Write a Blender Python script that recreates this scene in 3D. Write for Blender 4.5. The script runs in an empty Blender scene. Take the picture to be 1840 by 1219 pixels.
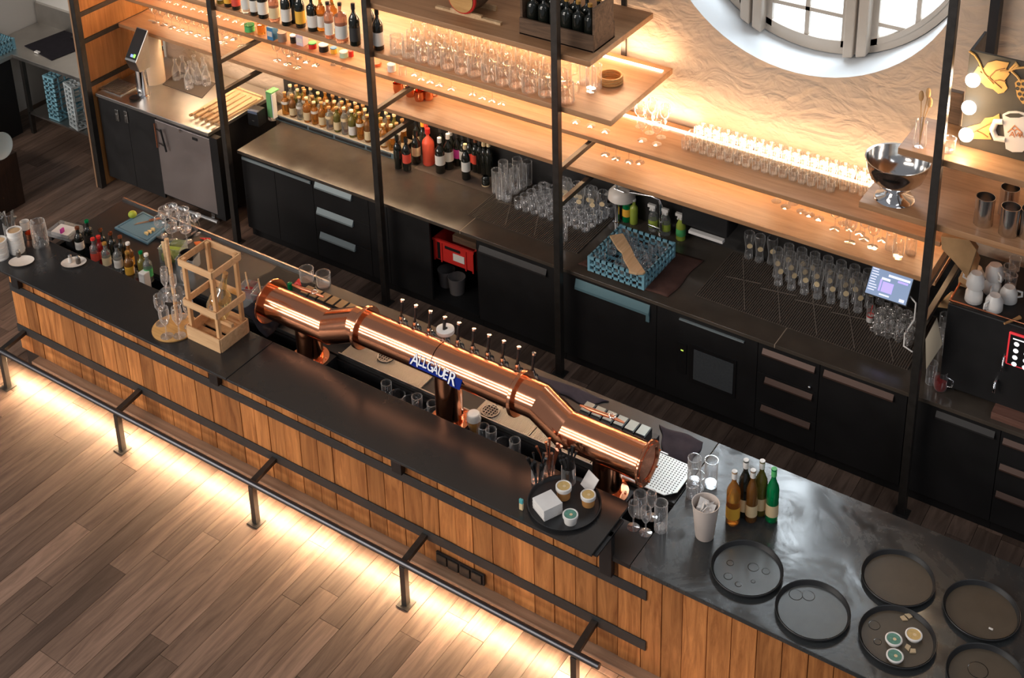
import bpy, math, random
from mathutils import Vector, Matrix
R = math.radians
random.seed(7)
C = bpy.context.scene.collection
SC = bpy.context.scene
# ------------------------------------------------------------------ camera
YAW, PIT, ROL, FOC, PPX, PPY, CAMH = -0.5859, 0.3781, -0.0220, 2479.1, 939.6, -109.8, 7.0
_f = Vector((math.sin(YAW)*math.cos(PIT), math.cos(YAW)*math.cos(PIT), -math.sin(PIT)))
_r0 = _f.cross(Vector((0, 0, 1))).normalized(); _u0 = _r0.cross(_f)
_r = _r0*math.cos(ROL)+_u0*math.sin(ROL); _u = -_r0*math.sin(ROL)+_u0*math.cos(ROL)
cam = bpy.data.cameras.new('camera'); co = bpy.data.objects.new('camera', cam); C.objects.link(co)
co.matrix_world = Matrix(((_r.x, _u.x, -_f.x, 0), (_r.y, _u.y, -_f.y, 0), (_r.z, _u.z, -_f.z, CAMH), (0, 0, 0, 1)))
cam.sensor_width = 36; cam.lens = 36*FOC/1840
cam.shift_x = (920-PPX)/1840; cam.shift_y = (PPY-609.5)/1840
cam.clip_start = .1; cam.clip_end = 200
SC.camera = co

def P(u, v, **k):
    "world point seen at photo pixel u,v that lies on the plane x=, y= or z="
    d = _f+_r*((u-PPX)/FOC)-_u*((v-PPY)/FOC)
    i = 'xyz'.index(list(k)[0]); t = (list(k.values())[0]-(0, 0, CAMH)[i])/d[i]
    return Vector((0, 0, CAMH))+d*t

# ------------------------------------------------------------------ world, lights, exposure
w = bpy.data.worlds.new('world'); SC.world = w; w.use_nodes = True
w.node_tree.nodes['Background'].inputs[0].default_value = (.90, .92, 1, 1)
w.node_tree.nodes['Background'].inputs[1].default_value = .23
SC.view_settings.view_transform = 'Standard'; SC.view_settings.look = 'None'
SC.view_settings.gamma = 1; SC.view_settings.use_curve_mapping = False
SC.view_settings.exposure = 0.0

def area(name, loc, target, sx, sy, power, col, spread=180):
    l = bpy.data.lights.new(name, 'AREA'); l.shape = 'RECTANGLE'; l.size = sx; l.size_y = sy
    l.energy = power; l.color = col; l.spread = R(spread)
    o = bpy.data.objects.new(name, l); C.objects.link(o); o.location = loc
    d = (Vector(target)-Vector(loc)).normalized()
    x = Vector((1, 0, 0)); z = -d; y = z.cross(x).normalized(); x = y.cross(z)
    o.matrix_world = Matrix(((x.x, y.x, z.x, loc[0]), (x.y, y.y, z.y, loc[1]), (x.z, y.z, z.z, loc[2]), (0, 0, 0, 1)))
    return o
WARM = (1, .66, .37); WARM2 = (1, .69, .41)
area('bar_led_light', (-4.7, 5.10, .132), (-4.7, 4.80, 0), 7.1, .02, 135, WARM2)
area('shelf_led_light', (-5.8, 8.13, 1.885), (-5.8, 8.165, 2.2), 7.6, .02, 72, WARM)
area('shelf_led_light', (-6.9, 8.13, 2.34), (-6.9, 8.165, 2.7), 5.5, .02, 50, WARM)
area('shelf_led_light', (-.4, 8.13, 2.29), (-.4, 8.165, 2.6), 3.6, .02, 22, WARM)
area('under_shelf_light', (-5.8, 8.16, 1.80), (-5.8, 7.8, 1.56), 7.6, .02, 36, WARM2)
area('under_shelf_light', (-6.9, 8.16, 2.25), (-6.9, 7.7, 1.85), 5.5, .02, 38, WARM2)
area('under_shelf_light', (-7.0, 8.16, 2.665), (-7.0, 7.6, 2.31), 5.2, .02, 60, WARM2)
area('under_shelf_light', (-7.6, 8.0, 1.51), (-7.6, 7.9, .9), 3.3, .02, 24, WARM2)
area('hall_fill_light', (-10, -4, 9.5), (-4.5, 5.2, .5), 10, 1.0, 430, (1, .90, .80))  # unseen strips added for front fill and for streaks on the copper
area('hall_fill_light', (-10.5, -4.5, 6.0), (-4.5, 5.2, .5), 10, 1.1, 480, (1, .90, .80))
area('hall_fill_light', (-11, -5, 2.6), (-4.5, 5.2, .5), 10, .9, 380, (1, .92, .84))
area('hall_fill_light', (4.5, 1, 8.5), (-2, 6, .5), 4, 3, 120, (.92, .96, 1))  # unseen cool area light added on the right
area('outdoor_daylight', (-3.2, 12.5, 9.0), (-3.2, 10.5, .8), 9, 6, 5200, (.88, .95, 1))

# ------------------------------------------------------------------ mesh builder
class M:
    def __init__(s): s.v = []; s.f = []; s.mi = []; s.sm = []
    def add(s, vs, fs, mi=0, sm=False, T=None):
        o = len(s.v)
        for p in vs:
            p = Vector(p); s.v.append(tuple(T @ p) if T else tuple(p))
        for f in fs: s.f.append([i+o for i in f]); s.mi.append(mi); s.sm.append(sm)
        return s
    def box(s, x0, y0, z0, x1, y1, z1, mi=0, T=None):
        vs = [(x0, y0, z0), (x1, y0, z0), (x1, y1, z0), (x0, y1, z0), (x0, y0, z1), (x1, y0, z1), (x1, y1, z1), (x0, y1, z1)]
        return s.add(vs, [(0, 3, 2, 1), (4, 5, 6, 7), (0, 1, 5, 4), (1, 2, 6, 5), (2, 3, 7, 6), (3, 0, 4, 7)], mi, False, T)
    def beam(s, a, b, wx, wy, mi=0):
        "square bar from a to b"
        a = Vector(a); b = Vector(b); d = (b-a).normalized()
        h = Vector((0, 0, 1)) if abs(d.z) < .9 else Vector((0, 1, 0))
        x = d.cross(h).normalized(); y = x.cross(d)
        vs = [q+x*i*wx/2+y*j*wy/2 for q in (a, b) for i, j in ((-1, -1), (1, -1), (1, 1), (-1, 1))]
        return s.add(vs, [(3, 2, 1, 0), (4, 5, 6, 7), (0, 1, 5, 4), (1, 2, 6, 5), (2, 3, 7, 6), (3, 0, 4, 7)], mi)
    def lathe(s, prof, n=20, c=(0, 0, 0), mi=0, sm=True, T=None, cap=False, sx=1, sy=1):
        "surface of revolution; rings are doubled where the profile turns sharply so the edge stays crisp"
        runs = [[prof[0]]]
        for k in range(1, len(prof)):
            runs[-1].append(prof[k])
            if k < len(prof)-1:
                a = math.atan2(prof[k][1]-prof[k-1][1], prof[k][0]-prof[k-1][0]); b = math.atan2(prof[k+1][1]-prof[k][1], prof[k+1][0]-prof[k][0])
                if abs((b-a+math.pi) % (2*math.pi)-math.pi) > .75: runs.append([prof[k]])
        for run in runs:
            vs = []; fs = []
            for r, z in run:
                for i in range(n):
                    a = 2*math.pi*i/n; vs.append((c[0]+r*sx*math.cos(a), c[1]+r*sy*math.sin(a), c[2]+z))
            for k in range(len(run)-1):
                for i in range(n):
                    j = (i+1) % n; fs.append((k*n+i, k*n+j, (k+1)*n+j, (k+1)*n+i))
            s.add(vs, fs, mi, sm, T)
        return s
    def tube(s, pts, r, n=8, mi=0, closed=False, sm=True, cap=True):
        pts = [Vector(p) for p in pts]; N = len(pts); vs = []; fs = []
        rr = r if isinstance(r, (list, tuple)) else [r]*N
        h = None
        for k in range(N):
            a = (pts[k]-pts[k-1]).normalized() if (k > 0 or closed) else None
            b = (pts[(k+1) % N]-pts[k]).normalized() if (k < N-1 or closed) else None
            if a is None: a = b
            if b is None: b = a
            t = (a+b).normalized() if (a+b).length > 1e-6 else a
            if h is None:
                h = a.cross(Vector((0, 0, 1)));
                if h.length < .01: h = a.cross(Vector((0, 1, 0)))
                h.normalize()
            x = (h-a*h.dot(a)).normalized(); y = a.cross(x)
            for i in range(n):
                g = 2*math.pi*i/n; o = (x*math.cos(g)+y*math.sin(g))*rr[k]
                o = o-a*(o.dot(t)/max(.2, a.dot(t)))      # mitre onto bisector plane
                vs.append(pts[k]+o)
            h = (x-b*x.dot(b)).normalized()
        for k in range(N if closed else N-1):
            for i in range(n):
                j = (i+1) % n; k2 = (k+1) % N; fs.append((k*n+i, k*n+j, k2*n+j, k2*n+i))
        s.add(vs, fs, mi, sm)
        if cap and not closed: s.add(vs[:n], [tuple(range(n))[::-1]], mi); s.add(vs[-n:], [tuple(range(n))], mi)
        return s
    def pipe(s, pts, r, n=40, mi=0):
        "straight pipe segments meeting at crisp mitred bends"
        pts = [Vector(p) for p in pts]; K = len(pts)-1
        D = [(pts[i+1]-pts[i]).normalized() for i in range(K)]
        for k in range(K):
            d = D[k]; x = d.cross(Vector((0, 0, 1))).normalized(); y = x.cross(d); vs = []
            for q, t in ((pts[k], (D[k-1]+d) if k else d), (pts[k+1], (d+D[k+1]) if k < K-1 else d)):
                t = t.normalized()
                for i in range(n):
                    g = 2*math.pi*i/n; o = (x*math.cos(g)+y*math.sin(g))*r; vs.append(q+o-d*(o.dot(t)/d.dot(t)))
            s.add(vs, [(i, (i+1) % n, n+(i+1) % n, n+i) for i in range(n)], mi, True)
        return s
    def sphere(s, c, r, n=14, m=8, mi=0, sc=(1, 1, 1)):
        pr = [(max(1e-4, r*math.sin(math.pi*k/m)), -r*math.cos(math.pi*k/m)) for k in range(m+1)]
        return s.lathe([(a*sc[0], b*sc[2]) for a, b in pr], n, c, mi)
    def prism(s, poly, z0, z1, mi=0, T=None, sm=False):
        n = len(poly); vs = [(x, y, z0) for x, y in poly]+[(x, y, z1) for x, y in poly]
        fs = [tuple(range(n))[::-1], tuple(range(n, 2*n))]+[(i, (i+1) % n, n+(i+1) % n, n+i) for i in range(n)]
        return s.add(vs, fs, mi, sm, T)
    def mesh(s, name, mats):
        me = bpy.data.meshes.new(name); me.from_pydata(s.v, [], s.f)
        for m in (mats if isinstance(mats, (list, tuple)) else [mats]): me.materials.append(m)
        me.polygons.foreach_set('material_index', s.mi); me.polygons.foreach_set('use_smooth', s.sm)
        me.update(); return me

def tag(o, label=None, cat=None, group=None, kind=None):
    if label: o['label'] = label
    if cat: o['category'] = cat
    if group: o['group'] = group
    if kind: o['kind'] = kind
    return o
def ob(name, m, mats, parent=None, loc=None, rz=0, bev=0, label=None, cat=None, group=None, kind=None):
    me = m.mesh(name, mats) if isinstance(m, M) else m
    o = bpy.data.objects.new(name, me); C.objects.link(o)
    if parent: o.parent = parent
    if loc is not None: o.location = loc
    if rz: o.rotation_euler.z = rz
    if bev:
        b = o.modifiers.new('bevel', 'BEVEL'); b.width = bev; b.segments = 2; b.limit_method = 'ANGLE'
    return tag(o, label, cat, group, kind)
def thing(name, label, cat, loc=(0, 0, 0), rz=0, group=None):
    o = bpy.data.objects.new(name, None); C.objects.link(o); o.location = loc; o.rotation_euler.z = rz; o.empty_display_size = .05
    return tag(o, label, cat, group)
def kids(o): return [c for c in bpy.data.objects if c.parent is o]
_tree = {}
def proto(o):
    _tree[o.name] = [(c, kids(c)) for c in kids(o)]; return o
def dup(o, loc, rz=0, label=None, group=None):
    r = o.copy(); C.objects.link(r); r.location = loc; r.rotation_euler = (o.rotation_euler.x, o.rotation_euler.y, rz)
    if label: r['label'] = label
    if group: r['group'] = group
    for c, g in _tree.get(o.name, []):
        k = c.copy(); C.objects.link(k); k.parent = r
        for d in g:
            q = d.copy(); C.objects.link(q); q.parent = k
    return r
class Maker:
    "builds a kind once, then copies it"
    def __init__(s, fn): s.fn = fn; s.p = None
    def __call__(s, loc, label, group=None, rz=0):
        if s.p is None: s.p = proto(s.fn(label, loc, rz)); tag(s.p, group=group); return s.p
        r = dup(s.p, loc, rz, label)
        if group: r['group'] = group
        elif 'group' in r: del r['group']
        return r
ORD = ['first', 'second', 'third', 'fourth', 'fifth', 'sixth', 'seventh', 'eighth', 'ninth', 'tenth', 'eleventh', 'twelfth', 'thirteenth',
       'fourteenth', 'fifteenth', 'sixteenth', 'seventeenth', 'eighteenth', 'nineteenth', 'twentieth', 'twenty-first', 'twenty-second', 'twenty-third', 'twenty-fourth', 'twenty-fifth', 'twenty-sixth', 'twenty-seventh', 'twenty-eighth', 'twenty-ninth', 'thirtieth']

# ------------------------------------------------------------------ materials
def mat(name): 
    m = bpy.data.materials.new(name); m.use_nodes = True
    return m, m.node_tree, m.node_tree.nodes['Principled BSDF']
def N(nt, t, **k):
    n = nt.nodes.new(t)
    for a, b in k.items(): setattr(n, a, b)
    return n
def pm(name, col, rough=.5, metal=0, spec=.5, noise=0, nscale=8, bump=0, coat=0, trans=0, emit=None, es=0, aniso=0):
    m, nt, b = mat(name); b.inputs['Base Color'].default_value = (*col, 1); b.inputs['Roughness'].default_value = rough
    b.inputs['Metallic'].default_value = metal; b.inputs['Specular IOR Level'].default_value = spec
    b.inputs['Coat Weight'].default_value = coat; b.inputs['Transmission Weight'].default_value = trans
    if emit: b.inputs['Emission Color'].default_value = (*emit, 1); b.inputs['Emission Strength'].default_value = es
    if noise or bump:
        tc = N(nt, 'ShaderNodeTexCoord'); nz = N(nt, 'ShaderNodeTexNoise'); nz.inputs['Scale'].default_value = nscale; nz.inputs['Detail'].default_value = 6
        nt.links.new(tc.outputs['Object'], nz.inputs['Vector'])
        if noise:
            mx = N(nt, 'ShaderNodeMix', data_type='RGBA'); mx.inputs[6].default_value = (*[c*(1-noise) for c in col], 1); mx.inputs[7].default_value = (*[min(1, c*(1+noise)) for c in col], 1)
            nt.links.new(nz.outputs['Fac'], mx.inputs[0]); nt.links.new(mx.outputs[2], b.inputs['Base Color'])
            mr = N(nt, 'ShaderNodeMapRange'); mr.inputs[3].default_value = max(.02, rough-.08); mr.inputs[4].default_value = min(1, rough+.1)
            nt.links.new(nz.outputs['Fac'], mr.inputs[0]); nt.links.new(mr.outputs[0], b.inputs['Roughness'])
        if bump:
            bp = N(nt, 'ShaderNodeBump'); bp.inputs['Strength'].default_value = bump; bp.inputs['Distance'].default_value = .004
            nt.links.new(nz.outputs['Fac'], bp.inputs['Height']); nt.links.new(bp.outputs[0], b.inputs['Normal'])
    return m
def wood(name, dark, light, rough=.5, axis='X', scale=1, rnd=.35, spec=.4, bump=.15):
    m, nt, b = mat(name); L = nt.links.new
    tc = N(nt, 'ShaderNodeTexCoord'); oi = N(nt, 'ShaderNodeObjectInfo')
    mp = N(nt, 'ShaderNodeMapping'); s = {'X': (1.2, 14, 14), 'Y': (14, 1.2, 14), 'Z': (14, 14, 1.2)}[axis]
    mp.inputs['Scale'].default_value = [q*scale for q in s]
    ofs = N(nt, 'ShaderNodeVectorMath', operation='SCALE'); ofs.inputs[0].default_value = (37, 53, 71); L(oi.outputs['Random'], ofs.inputs['Scale'])
    ad = N(nt, 'ShaderNodeVectorMath', operation='ADD'); L(tc.outputs['Object'], ad.inputs[0]); L(ofs.outputs[0], ad.inputs[1]); L(ad.outputs[0], mp.inputs[0])
    n1 = N(nt, 'ShaderNodeTexNoise'); n1.inputs['Scale'].default_value = 1.6; n1.inputs['Detail'].default_value = 8; n1.inputs['Roughness'].default_value = .65; n1.inputs['Distortion'].default_value = 1.2
    L(mp.outputs[0], n1.inputs['Vector'])
    n2 = N(nt, 'ShaderNodeTexNoise'); n2.inputs['Scale'].default_value = 1.3*scale; L(ad.outputs[0], n2.inputs['Vector'])
    mx = N(nt, 'ShaderNodeValToRGB'); mx.color_ramp.elements[0].position = .3; mx.color_ramp.elements[1].position = .72
    mx.color_ramp.elements[0].color = (*dark, 1); mx.color_ramp.elements[1].color = (*light, 1); L(n1.outputs['Fac'], mx.inputs[0])
    hs = N(nt, 'ShaderNodeHueSaturation'); mr = N(nt, 'ShaderNodeMapRange'); mr.inputs[3].default_value = 1-rnd; mr.inputs[4].default_value = 1+rnd
    mu = N(nt, 'ShaderNodeMath', operation='MULTIPLY_ADD'); mu.inputs[1].default_value = .5; L(n2.outputs['Fac'], mu.inputs[0]); 
    sc_ = N(nt, 'ShaderNodeMath', operation='MULTIPLY_ADD'); sc_.inputs[1].default_value = .9; sc_.inputs[2].default_value = -.2; L(oi.outputs['Random'], sc_.inputs[0]); L(sc_.outputs[0], mu.inputs[2])
    L(mu.outputs[0], mr.inputs[0]); L(mr.outputs[0], hs.inputs['Value']); L(mx.outputs[0], hs.inputs['Color']); L(hs.outputs[0], b.inputs['Base Color'])
    b.inputs['Roughness'].default_value = rough; b.inputs['Specular IOR Level'].default_value = spec
    bp = N(nt, 'ShaderNodeBump'); bp.inputs['Strength'].default_value = bump; bp.inputs['Distance'].default_value = .003; L(n1.outputs['Fac'], bp.inputs['Height']); L(bp.outputs[0], b.inputs['Normal'])
    return m
def thin_glass(name, tint=(1, 1, 1), edge=.75, base=.08, white=.16):
    "thin clear glass: transparent face on, glossy at the grazing edge, with milky white put in towards the edge to brighten the rims"
    m, nt, b = mat(name); nt.nodes.remove(b); L = nt.links.new; out = nt.nodes['Material Output']
    lw = N(nt, 'ShaderNodeLayerWeight'); lw.inputs[0].default_value = .35
    tr = N(nt, 'ShaderNodeBsdfTransparent'); tr.inputs[0].default_value = (*tint, 1)
    gl = N(nt, 'ShaderNodeBsdfGlossy'); gl.inputs['Roughness'].default_value = .05; gl.inputs[0].default_value = (.97, .98, 1, 1)
    df = N(nt, 'ShaderNodeBsdfTranslucent'); df.inputs[0].default_value = (*[.9*c for c in tint], 1); df2 = N(nt, 'ShaderNodeBsdfDiffuse'); df2.inputs[0].default_value = (*[.9*c for c in tint], 1)
    dm = N(nt, 'ShaderNodeMixShader'); L(df.outputs[0], dm.inputs[1]); L(df2.outputs[0], dm.inputs[2])
    mr = N(nt, 'ShaderNodeMapRange'); mr.inputs[3].default_value = base; mr.inputs[4].default_value = edge; L(lw.outputs['Facing'], mr.inputs[0])
    m2 = N(nt, 'ShaderNodeMapRange'); m2.inputs[1].default_value = .25; m2.inputs[3].default_value = white*.25; m2.inputs[4].default_value = white*3.2; L(lw.outputs['Facing'], m2.inputs[0])  # white rises towards the edge, so bright rims are put into the glass
    mx = N(nt, 'ShaderNodeMixShader'); L(mr.outputs[0], mx.inputs[0]); L(tr.outputs[0], mx.inputs[1]); L(gl.outputs[0], mx.inputs[2])
    m3 = N(nt, 'ShaderNodeMixShader'); L(m2.outputs[0], m3.inputs[0]); L(mx.outputs[0], m3.inputs[1]); L(dm.outputs[0], m3.inputs[2]); L(m3.outputs[0], out.inputs[0])
    return m
black = pm('black_steel', (.018, .018, .02), .42, .3, .5, .25, 30, .1)
cabm = pm('black_cabinet_laminate', (.011, .0105, .011), .55, 0, .35, .3, 5)
cabm2 = pm('black_cabinet_front', (.014, .0135, .014), .5, 0, .4, .3, 6)
postm = pm('dark_steel_post', (.075, .068, .062), .35, .7, .5, .3, 20)
railm = pm('brushed_black_tube', (.11, .11, .12), .3, .9, .5)
strapm = pm('grey_black_flat_bar', (.035, .036, .038), .55, .2, .4, .35, 40)
slab = pm('black_stone_slab', (.020, .020, .021), .25, 0, .6, .04, 3)
slab2 = pm('dark_stone_counter', (.072, .058, .046), .16, 0, .6, .3, 7)
grout = pm('pale_joint', (.35, .27, .2), .7)
steel = pm('brushed_steel', (.55, .54, .52), .3, 1, .5, .12, 12)
steelt = pm('warm_steel_top', (.62, .60, .57), .36, 1, .5, .2, 5)
chrome = pm('chrome', (.85, .85, .86), .08, 1)
copper = pm('polished_copper', (.83, .35, .19), .15, 1, .5, .06, 6)
copperd = pm('worn_copper', (.72, .30, .17), .3, 1, .5, .2, 16)
rubber = pm('black_rubber', (.02, .018, .016), .75, 0, .3, .2, 30, .2)
matm = pm('brown_rubber_mat', (.085, .066, .054), .7, 0, .3, .2, 20)
blackp = pm('black_plastic', (.012, .012, .013), .4, 0, .5)
trayp = pm('black_tray_plastic', (.02, .021, .023), .45, 0, .5, .2, 12)
traym = pm('worn_grey_tray_floor', (.075, .083, .084), .34, 0, .5, .45, 9)
traym2 = pm('worn_brown_tray_floor', (.085, .067, .048), .5, 0, .4, .3, 9)
white = pm('white_ceramic', (.8, .78, .75), .3, 0, .5)
paper = pm('white_paper', (.78, .76, .74), .8, 0, .2, .06, 20)
kraft = pm('brown_paper', (.42, .25, .12), .8, 0, .2, .15, 20)
bluep = pm('pale_blue_plastic', (.20, .42, .52), .45, 0, .45, .08, 20)
greyp = pm('pale_grey_plastic', (.5, .56, .58), .5, 0, .4)
boardb = pm('grey_blue_cutting_board', (.13, .24, .31), .6, 0, .3, .12, 14)
red = pm('red_plastic', (.62, .028, .022), .4, 0, .5)
cloth = pm('black_cloth', (.022, .02, .026), .95, 0, .15, .35, 18, .6)
clothb = pm('brown_cloth', (.10, .052, .042), .95, 0, .15, .3, 18, .6)
clothp = pm('dark_purple_cloth', (.055, .045, .055), .95, 0, .15, .3, 14, .6)
glassm = thin_glass('clear_thin_glass'); glassw = thin_glass('clear_glass_warm', (1, .97, .92), .8, .1); glasst = thin_glass('tinted_clear_plastic', (.9, .93, .95), .55, .16)
thick = pm('clear_thick_glass', (.93, .96, .96), .03, 0, .5, trans=1)
amber = pm('amber_liquor', (.75, .33, .05), .06, 0, .5, trans=.75)
amberd = pm('dark_amber_glass', (.22, .09, .02), .08, 0, .6, trans=.3)
oliveg = pm('olive_bottle_glass', (.20, .17, .03), .08, 0, .6, trans=.4)
greeng = pm('green_bottle_glass', (.0, .30, .09), .06, 0, .6, trans=.45)
darkg = pm('dark_wine_glass', (.012, .014, .011), .08, 0, .7)
clearb = pm('clear_bottle_body', (.8, .82, .8), .05, 0, .5, trans=.9)
yelg = pm('yellow_green_liquid', (.55, .68, .10), .1, 0, .5, trans=.4)
rosy = pm('rose_liquor', (.80, .40, .25), .07, 0, .5, trans=.7)
redliq = pm('red_liquid', (.35, .01, .01), .1, 0, .5, trans=.2)
beer = pm('beer', (.75, .32, .03), .1, 0, .5, trans=.4)
foam = pm('beer_foam', (.9, .85, .78), .9)
cork = pm('cork', (.45, .24, .10), .8, 0, .2, .2, 60)
lblw = pm('off_white_label', (.75, .72, .66), .6); lblc = pm('cream_label', (.75, .58, .34), .6); lblr = pm('red_label', (.7, .08, .05), .5)
lblk = pm('black_label', (.03, .03, .03), .5); lblp = pm('magenta_label', (.6, .05, .35), .5); lblg = pm('green_label', (.1, .5, .16), .5); lbly = pm('yellow_label', (.85, .45, .05), .5); lblb = pm('blue_label', (.06, .25, .5), .5)
gold = pm('gold_cap', (.7, .4, .1), .35, .7); lime = pm('lime_skin', (.42, .5, .05), .5, 0, .5, .2, 40, .2); leaf = pm('orange_leaf', (.7, .14, .02), .6)
led = pm('led_strip', (1, .9, .8), .5, emit=(1, .80, .60), es=14)
bulbm = pm('lit_bulb', (1, 1, 1), .5, emit=(1, .93, .82), es=9)
pine = wood('pale_pine', (.52, .27, .12), (.74, .45, .22), .5, 'Z', 1, .12)
pinex = wood('pale_pine_rail', (.56, .32, .16), (.80, .52, .28), .5, 'X', 1, .1)
shelfw = wood('oiled_shelf_oak', (.30, .148, .068), (.48, .268, .138), .42, 'X', .55, .10)
shelfe = wood('shelf_edge_oak', (.16, .085, .042), (.34, .20, .11), .6, 'X', 1, .12)
barw = wood('bar_front_oak', (.24, .078, .020), (.60, .25, .078), .5, 'Z', .9, .38)
ledgew = wood('plinth_oak', (.26, .155, .095), (.42, .26, .17), .55, 'X', .8, .1)
floorw = wood('floor_oak', (.085, .052, .037), (.235, .155, .115), .42, 'Y', .75, .48, .45)
fbase = pm('floor_gap', (.02, .013, .01), .9)
cratew = wood('old_crate_wood', (.06, .035, .02), (.19, .11, .065), .75, 'X', 1, .2)
roundw = wood('round_board_oak', (.40, .20, .06), (.62, .36, .13), .5, 'X', 1, .05)
panelw = wood('side_panel_oak', (.42, .17, .045), (.66, .30, .10), .5, 'Z', .8, .1)
paddlew = wood('paddle_beech', (.55, .34, .17), (.78, .56, .34), .5, 'Y', 1, .15)
# ================================================================== THE SETTING
WY = 8.25
fl = ob('floor', M().box(-14, 1.5, -.06, 3, 8.3, -.022), fbase, kind='structure')
pw = .16
pl_mesh = {}
for i in range(-82, 3):
    x0 = i*pw
    if x0 < -12.2 or x0 > -.2: continue
    y = 2.6-random.random()*1.2
    front = 8.24
    if x0 > -2.2: y = 6.0-random.random()
    while y < front:
        ln = random.choice((.9, 1.2, 1.6, 1.9, 2.2)); y1 = min(y+ln, front)
        if y1 > 2.7 and not (y > 5.25 and y1 < 6.1 and x0 > -8) and y1-y > .12:
            k = round(y1-y, 2)
            if k not in pl_mesh:
                pl_mesh[k] = M().box(.0015, .0015, -.02, pw-.0015, k-.0015, 0).mesh('plank', floorw)
            ob('plank', pl_mesh[k], None, fl, (x0, y, random.uniform(-.0007, .0007)))
        y = y1
# back wall with a round window hole
WCX, WCZ, WR = -3.2, 3.64, 1.13
plaster, nt, b = mat('trowelled_plaster'); L = nt.links.new
b.inputs['Roughness'].default_value = .8
tc = N(nt, 'ShaderNodeTexCoord'); mp = N(nt, 'ShaderNodeMapping'); mp.inputs['Scale'].default_value = (1, 1, 1.6); mp.inputs['Rotation'].default_value = (0, .5, 0); L(tc.outputs['Object'], mp.inputs[0])
n1 = N(nt, 'ShaderNodeTexNoise'); n1.inputs['Scale'].default_value = 3.2; n1.inputs['Detail'].default_value = 9; n1.inputs['Distortion'].default_value = 2.6; L(mp.outputs[0], n1.inputs[0])
n2 = N(nt, 'ShaderNodeTexNoise'); n2.inputs['Scale'].default_value = 1.5; n2.inputs['Distortion'].default_value = 3.5; L(mp.outputs[0], n2.inputs[0])
ad = N(nt, 'ShaderNodeMath', operation='ADD'); L(n1.outputs['Fac'], ad.inputs[0]); L(n2.outputs['Fac'], ad.inputs[1])
bp = N(nt, 'ShaderNodeBump'); bp.inputs['Strength'].default_value = .50; bp.inputs['Distance'].default_value = .03; L(ad.outputs[0], bp.inputs['Height']); L(bp.outputs[0], b.inputs['Normal'])
mx = N(nt, 'ShaderNodeMix', data_type='RGBA'); mx.inputs[6].default_value = (.43, .335, .255, 1); mx.inputs[7].default_value = (.53, .42, .33, 1); L(n1.outputs['Fac'], mx.inputs[0]); L(mx.outputs[2], b.inputs['Base Color'])
m = M(); n = 72; x0, x1, z0, z1 = -9.72, 4.2, 0, 10
inner = []; outer = []
for i in range(n):
    a = 2*math.pi*i/n; c, s = math.cos(a), math.sin(a)
    inner.append((WCX+WR*c, WY, WCZ+WR*s))
    t = min([q for q in ((x1-WCX)/c if c > 1e-6 else 1e9, (x0-WCX)/c if c < -1e-6 else 1e9, (z1-WCZ)/s if s > 1e-6 else 1e9, (z0-WCZ)/s if s < -1e-6 else 1e9)])
    outer.append((WCX+t*c, WY, WCZ+t*s))
for cx, cz in ((x0, z0), (x1, z0), (x1, z1), (x0, z1)):   # snap nearest ray to each corner
    k = min(range(n), key=lambda i: (outer[i][0]-cx)**2+(outer[i][2]-cz)**2); outer[k] = (cx, WY, cz)
m.add(inner+outer, [(i, n+i, n+(i+1) % n, (i+1) % n) for i in range(n)])
wb = ob('wall_back', m, plaster, kind='structure')
reveal = pm('white_reveal_plaster', (.74, .77, .80), .6, 0, .3, .05, 6)
m = M(); vs = [(WCX+r*math.cos(2*math.pi*i/n), y, WCZ+r*math.sin(2*math.pi*i/n)) for r, y in ((WR, WY), (1.10, 8.72), (1.10, 8.9), (1.9, 8.9)) for i in range(n)]
m.add(vs, [(k*n+i, k*n+(i+1) % n, (k+1)*n+(i+1) % n, (k+1)*n+i) for k in range(3) for i in range(n)], 0, True)
ob('window_reveal', m, reveal, wb)
# round window
framem = pm('greige_window_paint', (.46, .40, .34), .45, 0, .5, .08, 8)
wn = ob('window_1', M().add([(WCX+r*math.cos(2*math.pi*i/n), y, WCZ+r*math.sin(2*math.pi*i/n)) for r, y in ((1.10, 8.6), (1.035, 8.6), (1.035, 8.70), (1.10, 8.70)) for i in range(n)],
        [(k*n+i, k*n+(i+1) % n, (k+1)*n+(i+1) % n, (k+1)*n+i) for k in range(3) for i in range(n)]), framem, kind='structure')
def ch(x, r=1.04): 
    d = r*r-(x-WCX)**2; return math.sqrt(max(d, .0009))
def vbar(name, xa, xb, ya, yb, r=1.04, mt=framem, bev=0):
    za = min(ch(xa, r), ch(xb, r)); h1, h2 = ch(xa, r), ch(xb, r)
    vs = [(xa, ya, WCZ-h1), (xb, ya, WCZ-h2), (xb, yb, WCZ-h2), (xa, yb, WCZ-h1), (xa, ya, WCZ+h1), (xb, ya, WCZ+h2), (xb, yb, WCZ+h2), (xa, yb, WCZ+h1)]
    return ob(name, M().add(vs, [(0, 3, 2, 1), (4, 5, 6, 7), (0, 1, 5, 4), (1, 2, 6, 5), (2, 3, 7, 6), (3, 0, 4, 7)]), mt, wn, bev=bev)
XL, XR = P(1358, 30, y=8.6).x, P(1545, 60, y=8.6).x
for xm in (XL, XR):
    vbar('mullion', xm-.085, xm-.01, 8.50, 8.68, 1.09, bev=.012); vbar('mullion', xm+.01, xm+.085, 8.50, 8.68, 1.09, bev=.012)
    vbar('mullion', xm-.02, xm+.02, 8.54, 8.69, 1.08)
lights = ((WCX-1.03, XL-.085), (XL+.085, XR-.085), (XR+.085, WCX+1.03))
pane = thin_glass('window_pane_glass', (.97, .99, 1), .5, .05, 0)
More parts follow.
